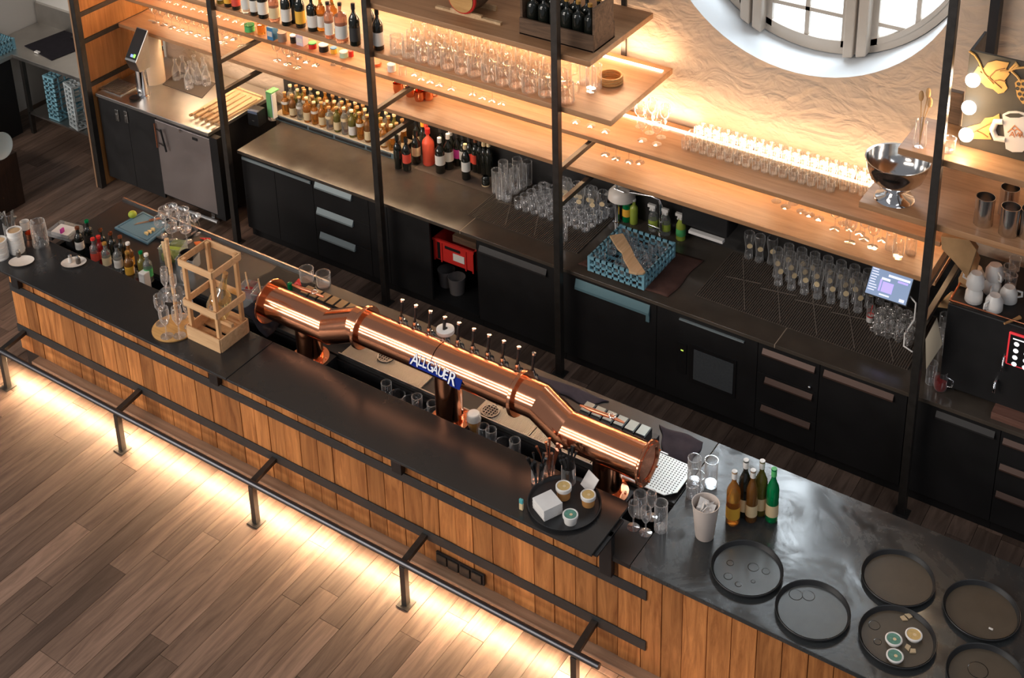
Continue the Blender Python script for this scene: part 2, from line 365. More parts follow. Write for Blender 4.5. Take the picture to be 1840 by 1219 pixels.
def arcpane(xa, xb, zlo, zhi, y0, y1, name, mt, r=1.03):
    pts = []; K = 8
    for i in range(K+1):
        x = xa+(xb-xa)*i/K; pts.append((x, min(max(WCZ-ch(x, r), zlo), zhi)))
    for i in range(K, -1, -1):
        x = xa+(xb-xa)*i/K; pts.append((x, max(min(WCZ+ch(x, r), zhi), zlo)))
    T = Matrix(((1, 0, 0, 0), (0, 0, 1, 0), (0, 1, 0, 0), (0, 0, 0, 1)))
    return ob(name, M().prism(pts, y0, y1, 0, T), mt, wn)
for (xa, xb) in lights:
    for q in ((xa, xa+.045), (xb-.045, xb)): vbar('sash_stile', q[0], q[1], 8.59, 8.65, 1.05)
    xm = (xa+xb)/2; vbar('muntin', xm-.016, xm+.016, 8.60, 8.64, 1.04)
    for dz in (-.79, -.45, -.11, .23, .57, .91):
        a, b_ = xa+.02, xb-.02
        hh = ch(a if abs(a-WCX) > abs(b_-WCX) else b_)
        if abs(dz) < 1.0:
            while abs(dz) > ch(a) and a < b_: a += .02
            while abs(dz) > ch(b_) and b_ > a: b_ -= .02
            if b_-a > .1: ob('muntin', M().box(a, 8.60, WCZ+dz-.015, b_, 8.64, WCZ+dz+.015), framem, wn)
    zs = [-1.2, -.79, -.45, -.11, .23, .57, .91, 1.2]
    for k in range(7):
        for (pa, pb) in ((xa+.03, xm), (xm, xb-.03)):
            if min(abs(pa-WCX), abs(pb-WCX)) < 1.0: arcpane(pa, pb, WCZ+zs[k], WCZ+zs[k+1], 8.618, 8.622, 'pane', pane)
    # curved bottom rails of the sash
    for sg in (-1, 1):
        K = 14; pts = [(xa+(xb-xa)*i/K) for i in range(K+1)]
        poly = [(x, WCZ+sg*ch(x, 1.045)) for x in pts]+[(x, WCZ+sg*max(ch(x, 1.045)-.05, .02)) for x in reversed(pts)]
        ob('sash_rail', M().prism(poly, 8.59, 8.65, 0, Matrix(((1, 0, 0, 0), (0, 0, 1, 0), (0, 1, 0, 0), (0, 0, 0, 1)))), framem, wn)
snow = pm('pale_outdoor_paving', (.78, .80, .82), .9, 0, .2, .12, 2.2)
ob('ground', M().box(-16, 8.92, -.05, 10, 40, -.01), snow, kind='structure')
# left end of the room: splash wall, white wall, dark block above
ob('wall_left', M().box(-11.75, 6.2, 0, -11.65, 8.25, 2.6), pm('white_wall_paint', (.66, .64, .6), .8), kind='structure')
ob('wall_back_left', M().box(-11.75, 8.25, 0, -9.72, 8.35, 2.6), bpy.data.materials['white_wall_paint'], kind='structure')
ob('ceiling_left', M().box(-12.5, 7.25, 2.6, -9.76, 8.6, 6.5), pm('dark_ceiling_block', (.03, .022, .018), .8), kind='structure')

# ================================================================== BAR
YP = 5.16
bar = thing('bar_counter', 'long bar counter clad in upright oak boards with grey flat straps', 'bar counter', (0, 0, 0))
X0, X1 = -8.17, -.6
xs = [X0]
while xs[-1] < X1: xs.append(xs[-1]+random.choice((.128, .138, .143, .146, .15)))
for a, b_ in zip(xs, xs[1:]):
    ob('plank', M().box(.002, 0, 0, b_-a-.002, .022, .915-.18), barw, bar, (a, YP+random.uniform(-.004, .002), .18), bev=.002)
ob('carcass', M().box(X0+.01, YP+.023, 0, X1, YP+.07, .915).box(X0+.01, YP+.07, 0, X0+.05, 5.95, .88).box(X0+.01, 6.1, .08, X1, 6.14, .90), cabm, bar)
ob('plinth', M().box(X0+.2, YP-.075, .135, X1, YP+.02, .178), ledgew, bar, bev=.004)
ob('led_strip', M().box(X0+.3, YP-.055, .128, X1, YP-.03, .134), led, bar)
for z in (.716, .338):
    ob('flat_bar', M().box(X0, YP-.012, z, -2.69, YP-.004, z+.072), strapm, bar, bev=.002)
for x in (-8.05, -5.98, -4.42, -2.935):
    ob('support_bracket', M().box(x-.04, YP-.045, .80, x+.04, YP-.005, 1.10).box(x-.04, YP-.2, 1.085, x+.04, YP+.1, 1.10), black, bar, bev=.003)
so = ob('socket_strip', M().box(-4.165, YP-.02, .205, -3.80, YP-.004, .29), blackp, bar, bev=.003)
for k in range(4): ob('socket', M().box(-4.155+k*.088, YP-.03, .212, -4.079+k*.088, YP-.02, .283), pm('socket_plastic%d' % k, (.02, .018, .016), .35), so, bev=.003)
# raised top: two slabs
ob('raised_bar_top', M().box(-9.3, 4.935, 1.10, -5.648, 5.375, 1.12), slab, bev=.003, label='dark stone raised bar top slab, left half under the wooden lantern', cat='bar top')
def rr(x0, y0, x1, y1, r, corner=('br',)):
    pts = [(x0, y0), (x1, y0)]
    pts += [(x1-r+r*math.cos(a), y1-r+r*math.sin(a)) for a in [math.pi/2*i/6 for i in range(7)]]
    return pts+[(x0, y1)]
ob('raised_bar_top', M().prism(rr(-5.642, 4.935, -2.915, 5.375, .04), 1.10, 1.12), slab, bev=.003, label='dark stone raised bar top slab, right half ending under the round tray', cat='bar top')
for x, lb in ((-8.0, 'left end'), (-6.9, 'below the lantern'), (-5.0, 'left pillar'), (-3.3, 'right pillar')):
    ob('top_support', M().box(x-.03, 5.19, .955, x+.03, 5.33, 1.10), black, bar)
# lower worktop with wells: front strip, back strip, right part
lw = pm('dark_blued_steel_top', (.034, .038, .040), .17, 0, .55, .35, 3.2, .02)
nt = lw.node_tree; bs = nt.nodes['Principled BSDF']; nz = N(nt, 'ShaderNodeTexNoise'); nz.inputs['Scale'].default_value = 1.9; nz.inputs['Detail'].default_value = 10; nz.inputs['Distortion'].default_value = 2.2; nz.inputs['Roughness'].default_value = .7
tc = N(nt, 'ShaderNodeTexCoord'); nt.links.new(tc.outputs['Object'], nz.inputs[0]); cr = N(nt, 'ShaderNodeValToRGB')
cr.color_ramp.elements[0].position = .42; cr.color_ramp.elements[0].color = (.13, .13, .13, 1); cr.color_ramp.elements[1].position = .66; cr.color_ramp.elements[1].color = (.46, .46, .46, 1); nt.links.new(nz.outputs['Fac'], cr.inputs[0]); nt.links.new(cr.outputs[0], bs.inputs['Roughness'])
LZ = .95
lt = thing('lower_bar_top', 'dark lower bar worktop with steel edge running behind the raised top', 'worktop', (0, 0, 0))
ob('top_panel', M().box(-2.78, 5.125, LZ-.03, X1, 6.25, LZ), lw, lt, bev=.003)
ob('front_strip', M().box(-8.1, 5.125, LZ-.03, -2.783, 5.40, LZ), black, lt)
ob('back_strip', M().box(-8.1, 5.66, LZ-.03, -2.783, 6.25, LZ), pm('dark_station_top', (.025, .024, .024), .3, 0, .5, .3, 6), lt, bev=.003)
ob('well', M().box(-8.1, 5.402, .70, -2.783, 5.655, .72).box(-8.1, 5.645, .72, -2.783, 5.66, .92), black, lt)
ob('rear_rim', M().box(-8.1, 6.235, LZ, -5.9, 6.25, LZ+.02), steel, lt)
# ================================================================== BACK COUNTER
BZ = .90; FY = 7.395
bc = thing('back_counter_top', 'long dark stone worktop under the shelves, with pale joints', 'worktop', (0, 0, 0))
js = [-7.93, P(830, 411.7, z=BZ).x, P(1396, 613.8, z=BZ).x, 1.2]
for a, b_ in zip(js, js[1:]): ob('slab', M().box(a+.003, 7.36, BZ-.03, b_-.003, 8.25, BZ), slab2, bc, bev=.002)
for x in js[1:-1]: ob('joint', M().box(x-.003, 7.362, BZ-.028, x+.003, 8.24, BZ-.001), grout, bc)
ob('trim_1', M().box(P(508, 160, y=8.22).x, 8.238, BZ, -1.93, 8.249, 1.52), pm('black_splash_panel', (.016, .015, .015), .45), kind='structure')
def X(u, v, y=FY): return P(u, v, y=y).x
def Z(u, v, y=FY): return P(u, v, y=y).z
def cab(x0, x1, label, open_=False):
    t = thing('base_cabinet', label, 'cabinet', (0, 0, 0))
    if open_:
        m = M().box(x0, FY+.02, .09, x0+.02, 8.2, .865).box(x1-.02, FY+.02, .09, x1, 8.2, .865).box(x0, 8.18, .09, x1, 8.2, .865).box(x0, FY+.02, .09, x1, 8.2, .11)
        ob('shell', m, cabm, t)
    else: ob('carcass', M().box(x0+.001, FY+.021, .09, x1-.001, 8.2, .865), cabm, t)
    ob('toe_kick', M().box(x0+.001, FY+.045, 0, x1-.001, FY+.06, .09), cabm, t)
    return t
hl = pm('grey_blue_sheen_handle', (.30, .36, .38), .4, .3); hb = pm('brown_sheen_handle', (.10, .058, .045), .4, .3); hk = pm('black_handle', (.035, .033, .033), .4, .2)  # grey-blue and brown are reflections put into the grip colour
hf = pm('blue_film_handle', (.15, .27, .31), .35, .2)
def front(t, name, x0, x1, z0, z1, handle=None, hm=hl, hz=None, hh=.045, hx=None):
    d = ob(name, M().box(x0+.002, FY, z0+.002, x1-.002, FY+.02, z1-.002), cabm2, t, bev=.0015)
    if handle:
        a, b_ = hx or (x0+.04, x1-.03); z = hz or z1-.05
        h = ob('handle', M().add([(a, FY-.002, z), (b_, FY-.002, z), (b_, FY-.002, z-hh), (a, FY-.002, z-hh), (a, FY-.022, z-hh*.75), (b_, FY-.022, z-hh*.75), (b_, FY-.022, z-hh), (a, FY-.022, z-hh)],
               [(0, 1, 5, 4), (4, 5, 6, 7), (7, 6, 2, 3), (0, 4, 7, 3), (1, 2, 6, 5), (0, 3, 2, 1)]), hm, d)
    return d
xa, xb, xc, xd, xe, xf = -7.92, X(493, 313), X(561, 330), X(662, 375), X(695, 380), X(857, 440)
t = cab(xa, xc, 'black two-door base cabinet beside the left shelf post, long grip above')
front(t, 'door', xa, xb, .10, .80); front(t, 'door', xb, xc, .10, .80)
ob('handle', M().box(X(436, 287), FY-.012, .805, X(559, 333), FY, .83), hl, t); ob('panel', M().box(xa, FY+.01, .80, xc, FY+.02, .865), cabm2, t)
t = cab(xc, xe, 'black cabinet of three drawers with grey-blue grips')
for (u0, v0, u1, v1), (z0, z1) in zip(((567, 333, 633, 360), (571, 380, 636, 407), (577, 425, 640, 450)), ((.60, .865), (.35, .60), (.10, .35))):
    front(t, 'drawer', xc, xd, z0, z1, 1, hl, Z((u0+u1)/2, (v0+v1)/2-4)+.03, .06, (X(u0, v0), X(u1, v1)))
front(t, 'filler_panel', xd, xe, .10, .865)
t = cab(xe, xf, 'open black cabinet niche holding the red crate', True)
ob('shelf', M().box(xe+.02, 7.5, .44, xf-.02, 8.18, .46), cabm2, t)
front(t, 'side_panel', xe, X(773, 440), .10, .865)
rc = P(817, 487, y=7.47)
t = thing('plastic_crate', 'red plastic crate with white sticker inside the open cabinet', 'crate', (0, 0, 0))
cx0, cx1 = X(780, 474, 7.46), X(854, 502, 7.46); cz = .46
m = M()
m.box(cx0, 7.46, cz, cx1, 7.475, cz+.20).box(cx0, 7.85, cz, cx1, 7.865, cz+.20).box(cx0, 7.46, cz, cx0+.015, 7.865, cz+.2).box(cx1-.015, 7.46, cz, cx1, 7.865, cz+.2).box(cx0, 7.46, cz, cx1, 7.865, cz+.012)
for q in (.01, .08, cx1-cx0-.09, cx1-cx0-.02): m.box(cx0+q, 7.452, cz, cx0+q+.012, 7.46, cz+.2)
m.box(cx0, 7.45, cz+.185, cx1, 7.462, cz+.205)
ob('body', m, red, t)
ob('grip_slot', M().box(cx0+.12, 7.456, cz+.14, cx0+.27, 7.4595, cz+.165).box(cx0+.045, 7.456, cz+.02, cx0+.07, 7.4595, cz+.18), blackp, t)
ob('sticker', M().box(cx0+.2, 7.4555, cz+.055, cx0+.31, 7.4595, cz+.12), lblw, t, label='white paper sticker')
ob('contents', M().box(cx0+.17, 7.5, cz+.2, cx0+.40, 7.7, cz+.26), cratew, t)
bk = Maker(lambda l, p, r: (lambda t: (ob('body', M().lathe([(.001, 0), (.06, 0), (.075, .15), (.07, .15), (.057, .01)], 20), pm('grey_pail', (.18, .16, .155), .4), t), t)[1])(thing('pail', l, 'pail', p, r)))
bk((X(800, 505, 7.6), 7.62, .11), 'small brown-grey pail low in the open cabinet, left one', 'pails in the open cabinet'); bk((X(824, 515, 7.6), 7.58, .11), 'grey pail low in the open cabinet under the red crate', 'pails in the open cabinet')
xg = -4.62
t = cab(xf, xg, 'black cabinet right of the red crate with one long dark grip')
front(t, 'door', xf, xg, .10, .865, 1, hk, .81, .06, (X(862, 447), X(983, 490)))
xh = X(1180, 570); xi = X(1362, 625); xj = X(1473, 667); xk = -1.97
t = cab(xg+.001, xh, 'black refrigerated cabinet with pale blue film on its grip')
d = front(t, 'door', xg+.001, xh, .10, .865, 1, hf, .825, .085, (X(1035, 510), X(1168, 560)))
ob('film_tail', M().box(X(1162, 560), FY-.014, .68, X(1168, 565), FY-.004, .76), hf, t)
t = cab(xh, xi, 'black cabinet with thin pale grip and a grey vent window')
front(t, 'door', xh, xi, .10, .865); ob('handle', M().box(X(1222, 563), FY-.014, .80, X(1338, 607), FY, .812), hl, t)
wx0, wx1 = X(1246, 690), X(1317, 700)
g = ob('vent_panel', M().box(wx0-.03, FY-.008, .30, wx1+.02, FY, .62), blackp, t)
ob('vent_mesh', M().box(wx0, FY-.012, .33, wx1, FY-.008, .59), pm('grey_vent_mesh', (.075, .082, .088), .6, 0, .4, .3, 60), g)
ob('display', M().box(wx0-.13, FY-.006, .34, wx0-.06, FY, .60), blackp, t)
ob('indicator', M().box(wx0-.105, FY-.008, .535, wx0-.085, FY-.006, .545), pm('indicator_green', (.4, .6, .05), .5, emit=(.5, .7, .1), es=1), t)
t = cab(xi, xj, 'black cabinet of three drawers with brown grips under the glasses')
for (u0, v0, u1, v1), (z0, z1) in zip(((1371, 630, 1465, 664), (1375, 683, 1460, 712), (1368, 733, 1456, 763)), ((.60, .865), (.35, .60), (.10, .35))):
    d = front(t, 'drawer', xi, xj, z0, z1, 1, hb, Z((u0+u1)/2, (v0+v1)/2)+.022, .045, (X(u0, v0), X(u1, v1)))
ob('lock', M().sphere((X(1455, 695), FY-.008, Z(1455, 695)), .012, 10, 6), chrome, t)
t = cab(xj, xk, 'black one-door cabinet left of the right shelf post')
front(t, 'door', xj, xk, .10, .865, 1, hb, .82, .05, (X(1481, 672), X(1606, 716)))
xl = X(1797, 790)
t = cab(xk+.001, xl, 'black one-door cabinet right of the right shelf post')
front(t, 'door', xk+.001, xl, .10, .865, 1, hk, .82, .05, (X(1682, 748), X(1788, 780)))
t = cab(xl, 1.2, 'black drawer cabinet at the right end of the back counter')
for (v0, v1), (z0, z1) in zip(((790, 806), (838, 855), (890, 906)), ((.60, .865), (.35, .60), (.10, .35))):
    front(t, 'drawer', xl, xl+.6, z0, z1, 1, hb, Z(1822, (v0+v1)/2)+.02, .04, (xl+.02, xl+.55))

# ================================================================== SHELF FRAMES AND SHELVES
PY = 7.27
def post(x, label, ztop=6):
    t = thing('shelving_rack', label, 'shelving', (0, 0, 0))
    ob('post', M().box(x-.026, PY-.026, 0, x+.026, PY+.026, ztop), postm, t, bev=.003)
    ob('rear_post', M().box(x-.02, 8.228, .905, x+.02, 8.249, ztop), postm, t)
    for z in (1.79, 1.50): ob('bracket', M().box(x-.018, PY+.026, z-.022, x+.018, 8.17, z+.018), postm, t, bev=.002)
    ob('foot_plate', M().box(x-.05, PY-.05, 0, x+.05, PY+.05, .008), postm, t)
    return t
for x, l in ((-7.945, 'dark steel shelving upright beside the silver fridge, leftmost of four'), (-6.262, 'dark steel shelving upright in front of the wine bottles'),
             (-4.572, 'dark steel shelving upright right of the glass mugs, between cabinets'), (-1.90, 'dark steel shelving upright in front of the steel punch bowl, rightmost')): post(x, l)
def shelf(label, x0, x1, y0, z, th, lx=None, extra=None):
    t = thing('wooden_shelf', label, 'shelf', (0, 0, 0))
    ob('board', M().box(x0, y0, z-th, x1, 8.225, z), shelfw, t, bev=.003)
    if lx: ob('led_strip', M().box(lx[0], 8.125, z, lx[1], 8.15, z+.008), led, t)
    return t
shelf('thick oak shelf second from top carrying bottles and glass mugs', -9.69, -4.15, 7.30, 2.306, .045, (-9.6, -4.19))
shelf('uppermost oak shelf with the bottle crate on it', -6.33, -4.32, 7.30, 2.72, .045)
shelf('long oak shelf lit along the wall with rows of small glasses', -9.69, -1.95, 7.72, 1.85, .035, (-9.6, -2.0))
shelf('lowest oak shelf above the worktop with stemmed glasses', -9.69, -1.95, 7.70, 1.56, .035)
t = thing('side_screen', 'orange oak side screen in a dark frame left of the water tap', 'partition', (0, 0, 0))
ob('post', M().box(-9.745, 7.245, 0, -9.69, 7.30, 3.2), postm, t)
ob('edge_strip', M().box(-9.765, 7.24, 0, -9.746, 7.262, 3.2), pm('brass_edge', (.55, .33, .2), .4, .5), t)
for z in (1.80, 1.53, 1.085): ob('rail', M().box(-9.735, 7.30, z-.022, -9.70, 8.2, z+.022), postm, t)
for z0, z1 in ((0, 1.063), (1.107, 1.508), (1.552, 1.778), (1.822, 2.6)): ob('panel', M().box(-9.735, 7.30, z0, -9.718, 8.22, z1), panelw, t)
# right-hand shelves
BSZ = 2.25
x0 = P(1543, 357, y=7.29).x
shelf('oak shelf right of the last post holding the punch bowl and steel cups', x0, 1.2, 7.298, BSZ, .045, (-1.9, 1.1))
x1_ = P(1613, 264, y=7.29).x
t = thing('wooden_shelf', 'upper right oak shelf carrying the lit hop sign', 'shelf', (0, 0, 0))
ob('board', M().box(x1_, 7.298, 2.655, 1.2, 7.75, 2.70), shelfw, t, bev=.003)

# ================================================================== STEEL UNIT ON CASTERS
t = thing('bar_station', 'black undercounter station with warm steel top on casters, left end', 'bar station', (0, 0, 0))
SX0, SX1, SZ = -9.68, -8.22, 1.0
ob('steel_top', M().box(SX0, 7.32, SZ-.035, SX1, 8.2, SZ), steelt, t, bev=.004)
ob('body', M().box(SX0, 7.36, .12, SX1-.02, 8.18, SZ-.036), cabm, t)
ob('side_bar', M().box(SX1-.03, 7.33, .12, SX1+.09, 7.39, SZ-.04), cabm, t)
xm = X(280, 215, 7.34)
d = ob('door', M().box(SX0+.005, 7.34, .10, (SX0+xm)/2-.002, 7.36, .955), cabm2, t)
d2 = ob('door', M().box((SX0+xm)/2+.002, 7.34, .10, xm-.01, 7.36, .955), cabm2, t)
for (u, v), dd in zip(((211, 207), (227, 210)), (d, d2)):
    p = P(u, v, y=7.335); ob('latch', M().box(p.x-.022, 7.326, p.z-.06, p.x+.022, 7.34, p.z+.06).box(p.x-.011, 7.32, p.z-.035, p.x+.011, 7.327, p.z+.02), steel, dd, bev=.003)
pa, pb = P(277, 222, y=7.31), P(283, 265, y=7.31); ob('handle', M().tube([pa, pb], .007, 8), copperd, d2)
fd = ob('fridge_door', M().box(xm, 7.325, .16, X(382, 300, 7.33)-.0, 7.36, .94), pm('satin_steel_door', (.46, .41, .40), .36, .85, .5, .06, 3), t, bev=.004)
pa, pb = P(288, 233, y=7.29), P(299, 273, y=7.29)
ob('handle', M().tube([pa, pb], .009, 8).tube([P(290, 238, y=7.29), P(281, 232, y=7.325)], .006, 6).tube([P(297, 264, y=7.29), P(286, 257, y=7.325)], .006, 6), blackp, fd)
p = P(324, 235, y=7.32); ob('lock', M().lathe([(.014, 0), (.014, .01), (.001, .01)], 12, (0, 0, 0), T=Matrix.Translation(p) @ Matrix.Rotation(R(90), 4, 'X')), chrome, fd)
p = P(350, 250, y=7.322); ob('badge', M().box(p.x-.03, 7.318, p.z-.012, p.x+.03, 7.324, p.z+.012), blackp, fd)
ob('bumper_rail', M().tube([P(308, 368, y=7.30), P(392, 400, y=7.30)], .02, 8), steel, t)
for u, v in ((190, 330), (386, 412)):
    p = P(u, v, y=7.38); ob('caster', M().lathe([(.001, -.018), (.036, -.018), (.036, .018), (.001, .018)], 14, T=Matrix.Translation((p.x, 7.40, .037)) @ Matrix.Rotation(R(90), 4, 'Y')).box(p.x-.02, 7.38, .07, p.x+.02, 7.43, .12), steel, t)
# left steel table with dishwasher racks
t = thing('steel_table', 'stainless wash table against the white wall with open undershelf', 'table', (0, 0, 0))
TX0, TX1, TZ = -11.64, -9.78, .90
ob('table_top', M().box(TX0, 7.57, TZ-.04, TX1, 8.24, TZ), steelt, t, bev=.003)
ob('splashback', M().box(TX0, 8.215, TZ, TX1, 8.245, 1.13), steelt, t)
ob('undershelf', M().box(-11.15, 7.60, .23, TX1, 8.2, .25), steelt, t)
for x in (-11.15, -9.82): ob('leg', M().box(x-.02, 7.60, 0, x+.02, 7.64, TZ-.04), postm, t)
ob('drain_lip', M().box(-11.0, 8.12, TZ, -10.5, 8.20, TZ+.02), blackp, t)
t = thing('dishwasher_cabinet', 'dark wash cabinet at the far left below the crate', 'cabinet', (0, 0, 0))
ob('body', M().box(TX0, 6.7, 0, -11.25, 7.56, TZ-.04), cabm, t); ob('splashback', M().box(TX0, 6.7, TZ, TX0+.02, 7.56, 1.13), steelt, t); ob('steel_top', M().box(TX0, 6.7, TZ-.04, -11.22, 7.568, TZ), steelt, t)
ob('rubber_mat', M().prism([tuple(P(u, v, z=TZ)[:2]) for u, v in ((44, 83), (93, 109), (141, 90), (130, 50))], TZ+.001, TZ+.006), cloth, label='black rubber mat lying on the stainless wash table', cat='mat')
p = P(67, 94, z=TZ+.01); ob('tag', M().box(p.x-.03, p.y-.015, TZ+.007, p.x+.03, p.y+.015, TZ+.02), white, label='small white tag on the edge of the black mat', cat='tag')
def rack(label, x, y, z, w, d, h, mt, T=None, cells=6, holes=True, parent_name='glass_rack'):
    t = thing(parent_name, label, 'rack', (x, y, z))
    m = M(); th = .012
    for (a, b_, c, e) in ((-w/2, -d/2, w/2, -d/2+th), (-w/2, d/2-th, w/2, d/2), (-w/2, -d/2, -w/2+th, d/2), (w/2-th, -d/2, w/2, d/2)):
        m.box(a, b_, h*.82, c, e, h).box(a, b_, h*.40, c, e, h*.52).box(a, b_, 0, c, e, h*.14)
    def lattice(ax, fixed):
        n_ = 9; L_ = w if ax == 0 else d
        for i in range(n_+1):
            q = -L_/2+(L_-th)*i/n_; lo, hi = 0, h
            if ax == 0: m.box(q, fixed, lo, q+.013, fixed+th, hi)
            else: m.box(fixed, q, lo, fixed+th, q+.013, hi)
    lattice(0, -d/2); lattice(0, d/2-th); lattice(1, -w/2); lattice(1, w/2-th)
    ob('frame', m, mt, t)
    g = M()
    for i in range(1, cells):
        q = -w/2+w*i/cells; g.box(q-.003, -d/2+th, .006, q+.003, d/2-th, .03)
        q = -d/2+d*i/cells; g.box(-w/2+th, q-.003, .006, w/2-th, q+.003, .03)
    for i in range(cells*2):
        q = -w/2+w*(i+.5)/(cells*2); g.box(q-.002, -d/2+th, 0, q+.002, d/2-th, .006)
    ob('base_grid', g, mt, t)
    for (a, b_) in ((-1, -1), (1, -1), (1, 1), (-1, 1)): ob('corner', M().box(a*w/2-.018 if a > 0 else -w/2-.002, b_*d/2-.018 if b_ > 0 else -d/2-.002, 0, a*w/2+.002 if a > 0 else -w/2+.018, b_*d/2+.002 if b_ > 0 else -d/2+.018, h+.002), mt, t)
    return t
r1 = rack('pale blue dishwasher rack standing on edge under the wash table', -10.86, 7.86, .50, .48, .48, .16, bluep); r1.rotation_euler = (0, R(90), 0)
r2 = rack('grey dishwasher rack standing on edge beside the blue one', -10.5, 7.86, .50, .48, .48, .18, greyp); r2.rotation_euler = (0, R(90), R(-14))
rack('pale blue rack on the wash table at the left picture edge', -11.48, 7.50, TZ, .36, .36, .12, bluep)
p = P(134, 60, y=7.5); ob('bottle_green', M().lathe([(.001, 0), (.03, 0), (.03, .38), (.001, .40)], 14, (-9.86, 7.75, TZ)), greeng, label='tall green bottle half hidden by the side screen post', cat='bottle').name = 'bottle'
t = thing('side_cabinet', 'dark brown wooden cabinet at the left picture edge', 'cabinet', (0, 0, 0))
p = P(22, 378, z=0)
ob('body', M().box(p.x-.9, p.y-.35, 0, p.x-.0, p.y+.15, .55), wood('dark_brown_wood', (.012, .007, .005), (.04, .02, .012), .5, 'Z'), t, bev=.004)
t = thing('plate', 'pale blue plate standing on edge at the far left', 'plate', (0, 0, 0))
q = P(8, 300, y=p.y); ob('dish', M().lathe([(.001, 0), (.09, 0), (.13, .02), (.125, .022), (.088, .006), (.001, .006)], 26, T=Matrix.Translation((p.x-.02, p.y+.0, .55+.13)) @ Matrix.Rotation(R(80), 4, 'Y')), pm('pale_blue_glaze', (.42, .52, .54), .3), t)
# ================================================================== FOOT RAIL
t = thing('foot_rail', 'black tubular foot rail on square posts in front of the bar', 'foot rail', (0, 0, 0))
RY, RZ = 4.925, .335
ob('tube', M().tube([(-8.6, RY, RZ), (-2.862, RY, RZ)], .021, 14), railm, t)
for u, v in ((17, 694), (221, 808), (458, 942), (728, 1088), (1042, 1240)):
    x = P(u, v, z=0).x
    ob('post', M().box(x-.02, RY-.02, .006, x+.02, RY+.02, RZ-.018), postm, t, bev=.002)
    ob('foot_plate', M().box(x-.045, RY-.045, 0, x+.045, RY+.045, .007), postm, t)
    ob('arm', M().beam((x, RY, RZ), (x+.0, YP-.012, .365), .04, .03), postm, t)
# ================================================================== BEER TOWER
t = thing('beer_tower', 'large polished copper pipe beer tower with ten taps on three pillars', 'beer tower', (0, 0, 0))
TY = 5.54; zl, zm = 1.285, 1.40; rp = .113
def seg(name, pts, label=None): return ob(name, M().pipe(pts, rp), copper, t, label=label)
xa1, xb1, xb2, xr1, xj, xr2, xc1, xc2, xe_ = -5.80, -5.265, -5.03, -4.965, -4.36, -3.765, -3.63, -3.45, -2.90
seg('left_pipe', [(xa1, TY, zl), (xb1, TY, zl), (xb2, TY, zm), (xr1, TY, zm)])
seg('middle_pipe', [(xr1+.006, TY, zm), (xj-.003, TY, zm)]); seg('middle_pipe', [(xj+.003, TY, zm), (xr2-.006, TY, zm)])
seg('right_pipe', [(xr2, TY, zm), (xc1, TY, zm), (xc2, TY, zl), (xe_, TY, zl)])
TYX = Matrix.Rotation(R(90), 4, 'Y')
def ring(x, z, w=.022, r=.145, name='clamp_ring'):
    ob(name, M().lathe([(rp-.01, -w/2), (r-.004, -w/2), (r, -w/2+.004), (r, w/2-.004), (r-.004, w/2), (rp-.01, w/2)], 40, T=Matrix.Translation((x, TY, z)) @ TYX), copper, t, bev=0)
ring(xa1+.005, zl, .012, .158, 'end_flange'); ring(xr1, zm, .026); ring(xr2, zm, .026)
ring(xe_, zl, .016, .142, 'end_flange')
ob('end_cap', M().lathe([(.001, .002), (.10, .002), (.108, .012), (.118, .012), (.12, -.02)], 40, T=Matrix.Translation((xe_, TY, zl)) @ TYX), copper, t)
ob('end_cap', M().lathe([(.001, -.004), (.118, -.004), (.118, .01)], 40, T=Matrix.Translation((xa1, TY, zl)) @ TYX), copper, t)
for i in range(8):
    a = 2*math.pi*i/8; ob('bolt', M().sphere((xe_+.012, TY+.13*math.cos(a), zl+.13*math.sin(a)), .007, 8, 5), copper, t)
for x, z in ((-5.475, zl), (-4.31, zm), (-3.165, zl)):
    h = z-LZ-.06
    pl = ob('pillar', M().lathe([(.088, 0), (.088, h)], 36, (x, TY, LZ+.012)), copper, t)
    ob('base_flange', M().lathe([(.001, 0), (.128, 0), (.128, .01), (.09, .013), (.088, .03)], 36, (x, TY, LZ)), copper, pl)
    for i in range(6):
        a = 2*math.pi*i/6+.3; ob('bolt', M().lathe([(.008, .01), (.008, .018), (.001, .018)], 8, (x+.11*math.cos(a), TY+.11*math.sin(a), LZ)), copperd, pl)
    ob('pillar_block', M().box(x-.14, 5.403, .801 if x == -4.31 else .73, x+.14, 5.644, LZ-.001), black, t)
tx = [-4.80, -4.69, -4.575, -4.46, -4.35, -4.235, -4.12, -4.01, -3.90, -3.79]
for x in tx:
    f = ob('tap', M().tube([(x, TY+.10, zm), (x, TY+.19, zm+.0), (x, TY+.215, zm-.03), (x, TY+.225, zm-.09)], [.014, .013, .012, .009], 10).lathe([(.018, 0), (.018, .03), (.012, .045)], 12, (x, TY+.17, zm+.0)), chrome, t)
    ob('tap_handle', M().tube([(x, TY+.17, zm+.035), (x, TY+.19, zm+.145)], [.008, .012], 10), blackp, f)
    ob('handle_cap', M().tube([(x, TY+.19, zm+.145), (x, TY+.193, zm+.158)], [.014, .014], 10), chrome, f)
